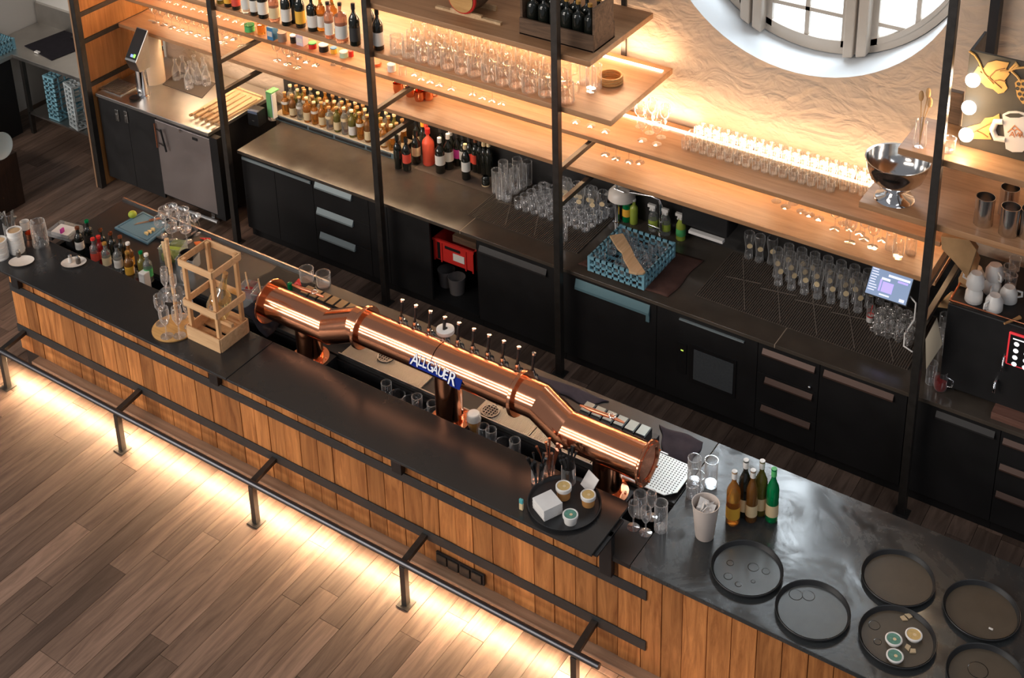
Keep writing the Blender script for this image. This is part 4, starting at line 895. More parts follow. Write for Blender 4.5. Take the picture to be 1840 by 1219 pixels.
# behind the pipe
for i, (u, v) in enumerate(((552, 505), (582, 513))): o_ = lowg((*P(u, v, z=LZ)[:2], LZ+.001), 'clear rocks glass behind the bronze-capped blocks, %s one' % ['left', 'right'][i], 'rocks glasses behind the copper pipe'); o_.scale = (1.2, 1.2, 1.15)
t = thing('fruit_garnish', 'red and green garnish in front of the bronze-capped blocks', 'garnish', (*P(527, 522, z=LZ)[:2], LZ+.001)); ob('red_curl', M().tube([(.02, 0, .05), (.04, .02, .08), (.07, 0, .06)], .014, 8), red, t); ob('green_cap', M().lathe([(.018, 0), (.018, .07), (.001, .075)], 12, (-.01, -.02, 0)), greeng, t)
t = thing('round_lid', 'round white lid resting on the tap handles', 'disc', (tx[3]+.0, TY+.19, zm+.045)); ob('disc', M().lathe([(.015, 0), (.058, 0), (.058, .024), (.05, .028), (.015, .028)], 28), white, t)  # a loose round lid lying on the tap handles
# glasses on the ledge in the well
ob('glass_ledge', M().box(-5.2, 5.41, .79, -3.35, 5.635, .80), black, label='narrow dark ledge in the well carrying beer glasses', cat='ledge')
for i, (u, v, k) in enumerate(((693, 676, high), (712, 688, lowg), (735, 690, lowg), (748, 697, high), (775, 700, high), (752, 668, lowg), (780, 680, lowg), (830, 745, high), (868, 745, high), (882, 765, high), (905, 775, lowg), (925, 785, high))):
    q = P(u, v, z=.98); y = min(max(q.y, 5.45), 5.595); q = P(u, v, y=y)
    k((q.x, y, .8005), 'clear beer glass in the well below the pipe, %s from the left' % ORD[i], 'glasses in the bar well')
q = P(850, 722, z=1.02); q = P(850, 722, y=min(max(q.y, 5.45), 5.58))
t = thing('beer_glass', 'full beer glass with white foam right of the middle pillar', 'beer glass', (q.x, min(max(q.y, 5.45), 5.58), .8005)); ob('glass', M().lathe(p_weizen, 20), glassm, t); ob('beer', M().lathe([(.001, .016), (.026, .016), (.024, .07), (.031, .13), (.038, .175), (.001, .176)], 20), beer, t); ob('foam', M().lathe([(.038, .176), (.037, .205), (.03, .222), (.001, .226)], 20), foam, t); t.scale = (1.15, 1.15, 1.12)
# ================================================================== RAISED TOP, RIGHT END
c = P(1014, 907, z=TZ1); t = thing('serving_tray', 'black round tray with napkins and lidded jars at the bar end', 'tray', (c.x, c.y, TZ1+.0005))
ob('base', M().lathe([(.001, .003), (.196, .003), (.206, .018), (.212, .019), (.204, 0), (.001, 0)], 48), trayp, t)
def on(u, v, dz=.004): q = P(u, v, z=TZ1+dz); return (q.x, min(q.y, 5.325), TZ1+dz)
t = thing('napkin_stack', 'stack of white paper napkins on the round black tray', 'napkins', on(984, 918), R(64))
for i in range(9): ob('napkin', M().box(-.062+random.uniform(-.002, .002), -.062, i*.0085, .062, .062+random.uniform(-.002, .002), i*.0085+.0075), paper, t, bev=.002)
card = M(); card.box(-.05, -.002, 0, .05, .002, .10)
t = thing('card', 'white folded paper card leaning behind the round tray', 'card', on(1062, 868, .0), R(-20)); ob('sheet', card, paper, t); t.rotation_euler = (R(-38), 0, R(-24))
jarg = thin_glass('jar_glass', (1, .98, .95), .6, .12); jelly = pm('amber_spread', (.62, .30, .10), .5); herb = pm('herb_print', (.10, .26, .20), .5, 0, .4, .6, 60); herb2 = pm('honey_print', (.62, .42, .16), .5, 0, .4, .3, 50)
def jar(label, loc, r=.042, h=.07, prt=herb, fillm=white):
    t = thing('lidded_jar', label, 'jar', loc); ob('body', M().lathe([(.001, .0), (r*.80, 0), (r*.9, h*.75), (.001, h*.76)], 26), fillm, t)
    ob('lid', M().lathe([(r*.9, h*.7), (r, h*.72), (r, h), (r*.86, h+.003), (r*.80, h-.001)], 30), white, t)
    l = ob('lid_print', M().lathe([(.001, h-.0005), (r*.80, h-.0005)], 30), prt, t); ob('motif', M().lathe([(.001, h+.0005), (r*.22, h+.0003)], 7, (r*.1, 0, 0)), lblc, t); return t
jar('jar with brown print lid behind the napkins on the round tray', on(1013, 893), .046, .08, herb2, jelly); jar('jar with honey print lid at the right of the round tray', on(1057, 906), .044, .07, herb2, jelly); jar('low white jar with green print lid at the front of the round tray', on(1025, 938), .044, .055, herb, white)
cutlery_jar('glass with black straws left of the spoon jar', on(966, 866, 0), 14, blackp, .036, .10)
cutlery_jar('glass with upright spoons and openers behind the round tray', on(988, 850, 0), 12, copperd, .034, .12)
cutlery_jar('glass with dark picks next to the right copper pillar', on(1034, 852, 0), 10, blackp, .042, .12)
t = thing('lighter', 'small teal and orange lighter standing on the bar top', 'lighter', on(937, 916, 0)); ob('body', M().box(-.012, -.007, 0, .012, .007, .045), lblc, t, bev=.003); ob('teal_top', M().box(-.012, -.007, .045, .012, .007, .075), pm('teal', (.10, .42, .45), .4), t, bev=.003)
# ================================================================== LOWER TOP
def lo(u, v): q = P(u, v, z=LZ); return (q.x, q.y, LZ+.0008)
for i, (u, v, k) in enumerate(((1187, 952, high), (1150, 925, high), (1170, 930, tulip), (1138, 948, tulip), (1160, 958, tulip))):
    o_ = k(lo(u, v), 'clear glass beside the raised top corner, %s' % ['tall straight one at right', 'straight one at the rear', 'stemmed one in the middle', 'stemmed one at the left', 'stemmed one in front'][i]); o_.scale = (1.1, 1.1, 1.2 if i == 0 else .95)
for i, (u, v, k) in enumerate(((1247, 868, high), (1277, 872, high), (1243, 892, smallg), (1250, 880, lowg))):
    o_ = k(lo(u, v), 'clear glass behind the paper bucket, %s' % ['tall left one', 'tall right one', 'smallest, at the left', 'low one in the middle'][i]); o_.scale = (1.15, 1.15, 1.15)
t = thing('paper_bucket', 'white tapered bucket stuffed with crumpled napkins', 'bucket', lo(1266, 963))
zt = P(1269, 905, y=t.location.y+.0).z-LZ; 
ob('shell', M().lathe([(.001, 0), (.050, 0), (.053, .004), (.076, zt), (.079, zt+.002), (.074, zt), (.050, .01), (.001, .008)], 32), pm('bucket_plastic', (.62, .54, .49), .5), t)
ob('napkins', M().add([(random.uniform(-.05, .05)*(1 if k else 1), random.uniform(-.05, .05), zt-.05+random.uniform(0, .055)) for k in range(21)], [(i, i+1, i+2) for i in range(0, 21, 3)]).sphere((0, 0, zt-.055), .055, 12, 8, sc=(1, 1, .6)), paper, t)
for i in range(5):
    a = i*1.3; ob('folded_napkin', M().box(-.028, -.03, -.002, .028, .03, .002, T=Matrix.Translation((.026*math.cos(a), .026*math.sin(a), zt-.028)) @ Matrix.Rotation(R(25+12*i), 4, (math.cos(a*2), math.sin(a), .2))), paper, t)
for i, (u, v, tv, b_, l_, c_, r_, lb) in enumerate(((1316, 938, 845, amber, lbly, white, .040, 'bottle of orange drink with white cap, front left of five'), (1336, 925, 815, darkg, lblc, white, .036, 'dark bottle with pale stopper, rear left of five'),
    (1349, 934, 843, amberd, lblc, white, .034, 'brown bottle with pink-white cap in the middle of five'), (1365, 922, 826, oliveg, lblc, white, .037, 'olive bottle with pale stopper, rear right of five'), (1386, 934, 840, greeng, lblc, lblg, .036, 'bright green bottle, rightmost of five'))):
    l0 = lo(u, v); h = P(u, tv, y=l0[1]).z-LZ; bottle(lb, l0, min(h, .40), r_, b_, l_, c_, None, 'wine', lb=(.12, .34), capr=.016)
ringm = pm('wet_ring', (.012, .013, .013), .15)
def tray(label, u, v, mt, rings=(), r=.192):
    l = lo(u, v); t = thing('round_tray', label, 'tray', l)
    ob('rim', M().lathe([(.001, 0), (r-.012, 0), (r, .026), (r+.004, .028), (r+.006, .025), (r-.002, .0), (r-.01, -.0005)], 56).lathe([(r-.012, .003), (r-.002, .027)], 56), trayp, t)
    ob('inlay', M().lathe([(.001, .0035), (r-.012, .0035)], 56), mt, t)
    for x, y, rr_ in rings: ob('water_ring', M().lathe([(rr_-.003, .0038), (rr_-.0028, .0044), (rr_, .0044), (rr_+.001, .0038)], 24, (x, y, 0)), ringm, t)
    return t
tray('wet black round tray nearest the green bottle', 1342, 1027, traym, ((-.07, -.09, .024), (.02, .04, .03), (-.10, .0, .02), (.0, -.11, .018), (.09, .05, .022), (.06, -.05, .012)))
tray('grey round tray with two water rings overhanging the bar edge', 1460, 1102, traym, ((-.12, .06, .036), (-.06, .09, .034)))
tray('empty brown-grey round tray, rear middle', 1614, 1044, traym2); tray('round tray with three lidded jars on it', 1612, 1150, traym2, ((-.13, .02, .03), (-.08, -.07, .02)))
tray('empty brown round tray with a crumb at the far right', 1763, 1102, traym2); tray('round tray cut by the bottom right picture corner', 1772, 1222, traym2, ((-.05, .03, .05),))
q = P(1780, 1131, z=LZ+.006); ob('crumb', M().box(-.01, -.005, 0, .012, .006, .006), white, loc=(q.x, q.y, LZ+.005), label='white crumb on the far right tray', cat='crumb', bev=.002)
for (u, v), pr, lb in (((1606, 1150), herb, 'left'), ((1642, 1142), herb2, 'right'), ((1608, 1180), herb, 'front')):
    q = P(u, v, z=LZ+.02); jar('flat lidded jar on the round tray, %s one of three' % lb, (q.x, q.y, LZ+.0045), .044, .022, pr, white)
scrap = pm('paper_scrap', (.55, .42, .26), .7)
for i, (u, v) in enumerate(((1632, 1108), (1640, 1172), (1632, 1165), (1625, 1112))):
    q = P(u, v, z=LZ+.006); ob('paper_scrap', M().prism([(-.02, 0), (.0, .018), (.022, .006), (.01, -.014)], 0, .006), scrap, loc=(q.x, q.y, LZ+.005), rz=i, label='torn paper scrap on the jar tray, %s' % ['upper right one', 'lower right one', 'between the jars', 'upper middle one'][i], cat='paper')

# ================================================================== SHELF 2: bottles, mugs
S2, S3, S4 = 2.3065, 1.8505, 1.5605
def s2(u, v): q = P(u, v, z=S2); return (q.x, q.y, S2)
B2 = [(411, 11, .30, .036, darkg, lbly, blackp, 'wine', 'dark bottle with orange and blue label, leftmost on the bottle shelf'), (425, 16, .30, .036, darkg, lblr, blackp, 'wine', 'dark bottle with red label, second from left on the bottle shelf'),
 (443, 22, .32, .037, clearb, lblw, white, 'flask', 'clear bottle with tall white label near the left shelf post'), (458, 26, .30, .036, darkg, lblw, blackp, 'wine', 'dark bottle with white label between two white-labelled bottles'),
 (474, 31, .33, .043, darkg, lblw, chrome, 'flask', 'broad bottle with wide silver-white label'), (494, 37, .28, .042, rosy, lblc, blackp, 'flask', 'squat clear bottle with beige label'),
 (516, 44, .33, .042, darkg, lblw, lblg, 'wine', 'dark bottle with green neck and round white label'), (530, 40, .31, .036, darkg, lblk, blackp, 'wine', 'plain dark bottle behind the green-necked one'), (541, 48, .33, .040, darkg, lbly, blackp, 'wine', 'dark bottle with orange label'),
 (563, 54, .31, .042, darkg, lblw, lbly, 'flask', 'dark bottle with yellow top and pale label'), (579, 54, .30, .036, amber, lblw, gold, 'flask', 'amber bottle with round white label'), (593, 68, .31, .036, rosy, lblw, blackp, 'flask', 'slim rose bottle with white label'),
 (600, 55, .31, .038, amber, lblw, gold, 'flask', 'amber bottle behind the slim rose bottle'), (615, 74, .33, .050, rosy, lblw, blackp, 'flask', 'wide rose flask with white label and black stopper'), (639, 80, .35, .043, darkg, lblk, blackp, 'wine', 'tall black bottle just left of the second post'),
 (668, 72, .33, .036, darkg, lblk, blackp, 'wine', 'dark bottle just behind the second post'), (681, 88, .34, .042, darkg, lblw, darkg, 'wine', 'dark wine bottle with white label right of the second post'), (397, 5, .30, .036, oliveg, lblw, blackp, 'wine', 'olive bottle beside the first shelf post')]
for u, v, h, r, b_, l_, c_, sh, lb in B2: bottle(lb, s2(u, v), h, r, b_, l_, c_, 'spirit bottles on the second shelf', sh, lb=(.12, .45))
x0_, x1_2 = s2(713, 96)[0], s2(971, 177)[0]
rows = [('front', 7.385), ('second', 7.52), ('third', 7.655), ('rear', 7.79)]
for j, (nm, y) in enumerate(rows):
    n_ = 12 if j < 3 else 10
    for i in range(n_):
        o_ = mugg((x0_+(x1_2-x0_)*i/11+(.05 if j % 2 else 0)+random.uniform(-.008, .008), y+random.uniform(-.008, .008), S2), 'glass beer mug on the second shelf, %s row, %s from the left' % (nm, ORD[i]), 'glass mugs on the second shelf', R(random.choice((-60, -50, 40, 120)))); o_.scale = (1.08, 1.08, .92)
mugg(s2(1018, 182), 'single glass mug right of the third shelf post', None, R(60))
for i, (u, v) in enumerate(((1062, 163), (1072, 158), (1050, 150))): o_ = high(s2(u, v), 'tall clear glass near the right shelf end, %s' % ['left front', 'right front', 'rear'][i], 'tall glasses at the shelf end'); o_.scale = (1.1, 1.1, 1.15)
t = thing('wooden_ring_stack', 'round wooden coil board standing at the right shelf end', 'board', (*P(1097, 148, z=S2)[:2], S2))
for k in range(3): ob('ring', M().tube([(.085*math.cos(a), .085*math.sin(a), .012+.022*k) for a in [i*math.pi/12 for i in range(24)]], .010, 8, closed=True), roundw, t)
ob('base', M().lathe([(.001, 0), (.08, 0), (.08, .01), (.001, .01)], 24), roundw, t)
# top shelf: bottle crate, barrel
t = thing('bottle_crate', 'dark old wooden crate of green bottles on the top shelf', 'crate', (0, 0, 0))
a = P(936, 59, z=2.72); b2 = P(1094, 75, z=2.72)
kx0, kx1, ky0, ky1 = a.x, b2.x, a.y-.02, a.y+.28
ob('front_board', M().box(kx0, ky0, 2.721, kx1, ky0+.018, 2.85), cratew, t, bev=.003); ob('rear_board', M().box(kx0, ky1-.018, 2.721, kx1, ky1, 2.85), cratew, t, bev=.003)
ob('end_board', M().box(kx0, ky0+.018, 2.721, kx0+.018, ky1-.018, 3.05), cratew, t); ob('end_board', M().box(kx1-.018, ky0+.018, 2.721, kx1, ky1-.018, 3.05), cratew, t); ob('floor', M().box(kx0, ky0, 2.7205, kx1, ky1, 2.733), cratew, t)
n_ = 6
for j in range(2):
    for i in range(n_):
        x = kx0+.07+(kx1-kx0-.14)*i/(n_-1); bottle('dark green bottle in the wooden crate, %s row, %s from the left' % (('front', 'rear')[j], ORD[i]), (x, ky0+.075+j*.12, 2.734), .32, .044, oliveg if False else darkg, None, gold, 'bottles in the wooden crate', 'flask')
t = thing('small_barrel', 'red-rimmed small barrel lying on a cradle on the top shelf', 'barrel', (*P(828, 14, z=2.80)[:2], 2.74)); Tb = Matrix.Translation((0, 0, .13)) @ Matrix.Rotation(R(90), 4, 'X')
ob('staves', M().lathe([(.105, -.02), (.13, -.15), (.105, -.30)], 28, T=Matrix.Translation((0, 0, .13)) @ Matrix.Rotation(R(90), 4, 'X')), cratew, t)
ob('red_rim', M().tube([(.112*math.cos(a), .02, .13+.112*math.sin(a)) for a in [i*math.pi/16 for i in range(32)]], .014, 8, closed=True), red, t); ob('head', M().lathe([(.001, 0), (.108, 0)], 28, T=Tb), roundw, t)
ob('cradle', M().box(-.12, .03, -.019, .16, .05, .02), paddlew, t); ob('cradle', M().box(-.12, .22, -.019, .16, .24, .02), paddlew, t)
t = thing('batten', 'pale loose slat lying along the top shelf edge', 'slat', (0, 0, 0)); a = P(784, 10, z=2.74); b2 = P(899, 42, z=2.74); ob('board', M().beam((a.x, a.y, 2.731), (b2.x, a.y-.0, 2.731), .03, .02), paddlew, t)
# shelf 3 items
def s3(u, v): q = P(u, v, z=S3); return (q.x, q.y, S3)
def can(label, u, v, r, h, mt, zf=s3, lidm=None, nm='tin', cat='tin'):
    t = thing(nm, label, cat, zf(u, v)); ob('body', M().lathe([(.001, 0), (r, 0), (r, h), (.001, h)], 20), mt, t); ob('lid', M().lathe([(r+.001, h*.88), (r+.001, h+.002), (.001, h+.003)], 20), lidm or mt, t)
def boxi(label, u, v, w, h, mt, zf=s3):
    t = thing('carton', label, 'carton', zf(u, v)); ob('body', M().box(-w/2, -.03, 0, w/2, .04, h), mt, t, bev=.002); ob('print', M().box(-w/2+.008, -.0315, h*.3, w/2-.008, -.0305, h*.7), lblw, t)
can('bright green tin on the long shelf below the bottles', 449, 55, .045, .06, lblg, lidm=greeng); can('amber glass jar right of the green tin', 470, 60, .035, .09, amber); boxi('blue and white carton under the bottle shelf', 490, 70, .07, .12, lblb)
can('grey-brown tin right of the blue carton', 508, 73, .04, .08, pm('taupe', (.3, .24, .2), .5)); can('small dark tin with white lid under the bottle shelf', 528, 76, .03, .07, darkg, lidm=white); boxi('lilac-white carton under the bottle shelf', 543, 80, .08, .10, pm('lilac', (.66, .58, .68), .6))
can('green and red tin under the bottle shelf', 562, 86, .035, .05, red, lidm=lblg); can('black tin with white top under the bottle shelf', 582, 91, .042, .06, blackp, lidm=white); can('orange and blue tin under the bottle shelf', 600, 95, .028, .05, lbly, lidm=lblb)
can('green-white glass lying by the second post', 618, 102, .035, .05, pm('mint', (.4, .65, .5), .3), lidm=white, nm='cup', cat='cup'); can('small red tin left of the second post', 631, 101, .022, .05, red)
can('flat orange-red lid right of the second post', 676, 116, .045, .02, pm('orange_red', (.72, .13, .04), .4)); can('pale jar right of the orange lid', 704, 127, .035, .06, lblw, lidm=white); can('clear cup with dark inside on the long shelf', 724, 134, .032, .09, glassw, nm='cup', cat='cup', lidm=glassw)
for i, (u, v) in enumerate(((746, 134), (758, 142), (774, 147), (790, 153), (812, 160), (850, 169), (868, 176), (885, 181), (902, 186), (1035, 219), (1062, 226), (1088, 236))):
    winew(s3(u, v), 'stemmed glass on the long shelf below the mugs, %s from the left' % ORD[i], 'stemmed glasses under the mug shelf')
for i, (u, v) in enumerate(((1154, 252), (1167, 239), (1180, 259), (1188, 247), (1150, 228), (1172, 222), (1195, 232))):
    winew(s3(u, v), 'stemmed glass in the small group right of the mug shelf, %s of seven' % ORD[i], 'seven stemmed glasses on the long shelf')
xa_, xb_ = s3(1236, 262)[0], s3(1552, 348)[0]
ya_ = s3(1236, 265)[1]
for j in range(5):
    for i in range(20):
        if i > 16 and j < 1: continue
        smallw((xa_+(xb_-xa_)*i/19+random.uniform(-.004, .004), ya_-.02+j*.066, S3), 'small glass on the lit long shelf, %s row, %s from the left' % (ORD[j], ORD[i]), 'small glasses on the lit shelf')
# left part of shelves 3 and 4
for i in range(14):
    for j in range(2): winew((-9.45+i*.105, 7.86+j*.13, S3), 'stemmed glass on the long shelf left of the first post, %s row, %s from left' % (('front', 'rear')[j], ORD[i]), 'stemmed glasses left of the first post')
for i in range(9): winew((-9.4+i*.11, 7.90, S4), 'stemmed glass at the left end of the lowest shelf, %s from the left' % ORD[i], 'stemmed glasses on the lowest shelf left')
def s4(u, v): q = P(u, v, z=S4); return (q.x, q.y, S4)
for i, (u, v) in enumerate(((400, 75), (409, 66), (420, 70), (434, 82), (499, 108), (517, 115), (534, 121), (551, 111), (567, 117), (537, 104), (521, 99), (600, 116), (620, 122))):
    winew(s4(u, v), 'stemmed glass between the first two posts on the lowest shelf, %s from the left' % ORD[i], 'stemmed glasses between the first two posts')
for i, (u, v, rz) in enumerate(((716, 165, 40), (738, 172, 120), (754, 180, -60), (770, 178, 30))):
    t = thing('copper_mug', 'polished copper mug on the lowest shelf, %s of four from the left' % ORD[i], 'mug', s4(u, v), R(rz)); ob('body', M().lathe([(.001, .004), (.036, .0), (.044, .03), (.042, .085), (.044, .088), (.040, .085), (.040, .03), (.001, .01)], 24), copper, t); ob('handle', M().tube([(.042, 0, .07), (.068, 0, .07), (.07, 0, .03), (.042, 0, .02)], .005, 8), copper, t); t['group'] = 'copper mugs on the lowest shelf'
for i, (u, v) in enumerate(((1088, 278), (1107, 285), (1130, 291), (1150, 292), (1395, 362), (1412, 372), (1425, 366), (1440, 380), (1455, 386), (1472, 393), (1500, 412), (1515, 402), (1527, 412), (1527, 436), (1545, 420), (1553, 430), (1568, 444), (1585, 432))):
    winew(s4(u, v), 'stemmed glass on the lowest shelf right of the third post, %s from the left' % ORD[i], 'stemmed glasses right of the third post')
for i, (u, v) in enumerate(((1600, 448), (1613, 462), (1636, 456))): mugg(s4(u, v), 'small glass mug at the right end of the lowest shelf, %s of three' % ORD[i], 'mugs at the end of the lowest shelf', R(90)).scale = (.7, .7, .8)
# ================================================================== BACK COUNTER ITEMS
def bk_(u, v, dz=.001): q = P(u, v, z=BZ+dz); return (q.x, min(q.y, 8.16), BZ+dz)
# lit bottle tray
ta = P(500, 200, z=BZ+.06); tb = P(708, 277, z=BZ+.06); ty = (ta.y+tb.y)/2-.02
cream = pm('cream_tray_top', (.72, .60, .42), .5)
t = thing('bottle_riser', 'long low cream-topped riser full of amber bottles', 'riser', (ta.x, ty, BZ+.001)); w_ = tb.x-ta.x
ob('top', M().box(0, 0, .05, w_, .26, .062), cream, t, bev=.002); ob('front', M().box(0, .0, 0, w_, .012, .05), pm('slate_blue_edge', (.12, .17, .19), .4), t)
for a, b_ in ((.03, .28), (.30, .50), (.52, .76), (.78, .97)): ob('drawer_front', M().box(w_*a, -.008, .012, w_*b_, 0, .042), blackp, t, bev=.002)
ob('body', M().box(.0, .012, 0, w_, .26, .05), blackp, t)
rz_ = BZ+.064
Lb = [(amber, lblw, cork), (oliveg, lblc, cork), (amber, lblw, lblc), (amberd, lblc, cork), (clearb, lblc, lblc), (amber, lblc, cork), (clearb, lblw, cork), (oliveg, lblw, lblc), (clearb, lblc, cork), (amber, lblc, lblc)]
for j in range(3):
    for i in range(15):
        b_, l_, c_ = Lb[(i*3+j*4) % len(Lb)]
        h = random.choice((.24, .26, .22)); 
        bottle('%s liquor bottle on the lit riser, %s row, %s from the left' % ({amber.name: 'amber', oliveg.name: 'olive', amberd.name: 'brown', clearb.name: 'clear'}[b_.name], ('front', 'middle', 'rear')[j], ORD[i]),
               (ta.x+.10+(w_-.16)*i/14, ty+.045+j*.078, rz_), h, .032 if i % 3 else .036, b_, l_, c_, 'liquor bottles on the lit riser', 'flask', lb=(.10, .42) if i % 2 else (.5, .62), capr=.017)
t = thing('glass_jug', 'tall glass jug with a green and white cloth beside the riser', 'jug', bk_(491, 214)); ob('body', M().lathe([(.001, .002), (.045, .002), (.047, .30), (.05, .31)], 20), glassm, t)
ob('green_cloth', M().box(-.01, -.055, .05, .045, -.046, .30, ).box(-.01, -.055, .29, .06, .05, .305), pm('green_cloth', (.16, .42, .16), .8), t, bev=.003); ob('white_cloth', M().box(.047, -.05, .04, .062, .0, .29), white, t, bev=.003)
t = thing('black_dispenser', 'small black box device left of the glass jug', 'box', bk_(462, 222), R(6)); ob('body', M().box(-.06, -.05, 0, .06, .06, .15), blackp, t, bev=.006); ob('window', M().box(-.05, -.052, .125, .05, -.02, .1515), pm('grey_blue_pane', (.12, .15, .22), .15), t); ob('badge', M().box(-.012, -.052, .05, .012, -.05, .056), steel, t)
# wine bottles
mt_ = thing('counter_mat', 'dark brown rubber mat under the wine bottles', 'mat', (0, 0, 0)); mx0, mx1 = P(748, 300, z=BZ).x, P(895, 345, z=BZ).x
my0 = P(800, 322, z=BZ).y; ob('sheet', M().box(mx0, my0, BZ+.0005, mx1, 8.2, BZ+.004), matm, mt_)
def bw(u, v): q = bk_(u, v, .0045); return q
W = [(716, 301, darkg, None, darkg, .31, .036, 'plain black wine bottle, leftmost in front of the second post'), (732, 305, darkg, lblr, darkg, .31, .036, 'black bottle with small red label beside the leftmost one'), (749, 292, darkg, lblc, darkg, .31, .038, 'dark bottle with small cream label behind the front pair'),
 (792, 309, darkg, lblw, white, .33, .042, 'bottle with white neck and white-magenta label, front one'), (807, 302, darkg, lblw, white, .33, .042, 'bottle with white neck and pink label, right of its twin'), (838, 321, darkg, lblw, lblc, .33, .037, 'wine bottle with long white label and orange capsule'),
 (857, 306, darkg, lblr, copperd, .32, .038, 'wine bottle with red and white label'), (871, 312, darkg, None, lblc, .31, .036, 'dark wine bottle with tan capsule right of the red-labelled one'), (894, 303, darkg, None, lblc, .32, .036, 'dark wine bottle with cork-coloured top by the glass mugs'),
 (823, 296, darkg, lblp, lblk, .31, .036, 'dark bottle behind with magenta label'), (843, 292, darkg, lblw, lblk, .31, .036, 'dark wine bottle behind, middle of the rear row'), (826, 281, darkg, None, white, .31, .036, 'dark wine bottle with pale cap at the wall'), (808, 276, darkg, None, lblk, .31, .036, 'plain dark bottle at the wall behind the twins'),
 (776, 272, darkg, lblr, lblr, .31, .034, 'dark bottle with red capsule behind the red bottle'), (764, 274, darkg, None, lbly, .31, .034, 'dark bottle with orange capsule near the wall'), (756, 268, darkg, lblc, blackp, .31, .036, 'dark bottle with cream label at the wall'), (862, 290, darkg, lblr, lblk, .31, .036, 'dark bottle with red label at the wall'), (880, 296, darkg, None, lblk, .31, .036, 'plain dark bottle at the wall near the mugs')]
for u, v, b_, l_, c_, h, r_, lb in W: bottle(lb, bw(u, v), h, r_, b_, l_, c_, 'wine bottles on the back counter', 'wine', lb=(.25, .52), capr=.018)
bottle('big orange-red bottle with pale rings among the wine bottles', bw(771, 294), .34, .052, pm('orange_red_wrap', (.75, .10, .05), .4), lblr, red, 'wine bottles on the back counter', 'wine', lb=(.05, .10), capr=.022)
t = thing('bottle', 'small dark bottle in front of the tan-capped wine bottle', 'bottle', bw(873, 333)); ob('body', M().lathe([(.001, 0), (.033, 0), (.033, .07), (.02, .09)], 18), darkg, t); ob('ring', M().lathe([(.0335, .002), (.034, .012)], 18), lblc, t)
# rubber mats with ribs
def ribmat(label, x0, x1, y0, y1):
    t = thing('bar_mat', label, 'mat', (0, 0, 0)); ob('base', M().box(x0, y0, BZ+.0005, x1, y1, BZ+.005), matm, t)
    n_ = int((x1-x0)/.0165); m = M()
    for i in range(n_): x = x0+(x1-x0)*(i+.5)/n_; m.box(x-.0045, y0-.006, BZ+.005, x+.0045, y1, BZ+.011)
    ob('rib', m, pm('mat_rib', (.10, .078, .062), .6, 0, .4), t, kind='stuff')
    m = M(); w = y1-y0; k = x0+.1
    while k < x1-.15: m.beam((k, y1-.02, BZ+.0115), (min(k+w*.45, x1-.01), y0+.02, BZ+.0115), .007, .003); m.beam((k, y0+w*.5, BZ+.0115), (min(k+.26, x1), y0+w*.58, BZ+.0115), .007, .003); k += .27
    ob('diamond_rib', m, pm('mat_line', (.17, .135, .11), .6), t)
    return t
MA0, MA1 = P(843, 385, z=BZ).x, P(1040, 455, z=BZ).x
ribmat('ribbed brown rubber mat under the small glasses', MA0, MA1, 7.575, 8.12); MB0, MB1 = P(1252, 527, z=BZ).x, P(1632, 665, z=BZ).x
ribmat('ribbed brown rubber mat under the wheat beer glasses', MB0, MB1, 7.575, 8.20)
GZ = BZ+.0122
def g_(u, v): q = P(u, v, z=GZ); return (q.x, q.y, GZ)
for i, (u, v) in enumerate(((900, 355), (911, 359), (893, 345), (925, 345), (938, 338), (915, 338), (905, 330), (948, 330), (930, 325))):
    o_ = high(g_(u, v), 'tall clear handled glass left of the small glasses, %s of nine' % ORD[i], 'tall glasses on the rubber mat'); o_.scale = (1.15, 1.15, 1.3)
a = g_(932, 373); 
for j in range(7):
    for i in range(9):
        smallg((a[0]+i*.078+j*.012, min(a[1]+j*.074, 8.15), GZ), 'small glass on the ribbed mat, %s row, %s from the left' % (ORD[j], ORD[i]), 'small glasses on the ribbed mat').scale = (1.15, 1.15, 1.1)
for i, (u, v) in enumerate(((1018, 372), (1042, 382), (1066, 388), (1090, 380), (1030, 355), (1054, 364), (1078, 368), (1040, 338), (1064, 346), (1088, 352))):
    q = g_(u, v); weizen((q[0], min(q[1], 8.12), GZ), 'tall emblem glass left of the steel column, %s of ten' % ORD[i], 'emblem glasses left of the steel column', R(20))
q = g_(1012, 432); smallg(q, 'lower of two stacked small glasses right of the third post', 'stacked pair of small glasses'); smallg((q[0], q[1], GZ+.078), 'upper of two stacked small glasses right of the third post', 'stacked pair of small glasses')
# weizen glasses right
fa, fb = g_(1402, 506), g_(1545, 553)
for j, (n_, y0) in enumerate(((7, -.035), (8, .05), (9, .135))):
    for i in range(n_):
        x = fa[0]+(fb[0]-fa[0])*i/6-(.05 if j % 2 else 0) 
        if x > -2.2: continue
        weizen((x, min(fa[1]+y0, 8.19), GZ), 'wheat beer glass with cream emblem, %s row, %s from the left' % (('front', 'second', 'third', 'rear')[j], ORD[i]), 'wheat beer glasses on the ribbed mat', R(random.uniform(0, 50))).scale = (.95, .95, 1.08)
for i, (u, v) in enumerate(((1345, 462), (1364, 468), (1386, 472))): q = g_(u, v); weizen(q, 'wheat beer glass standing left of the group, %s of three' % ORD[i], 'three wheat beer glasses at the left', R(30))
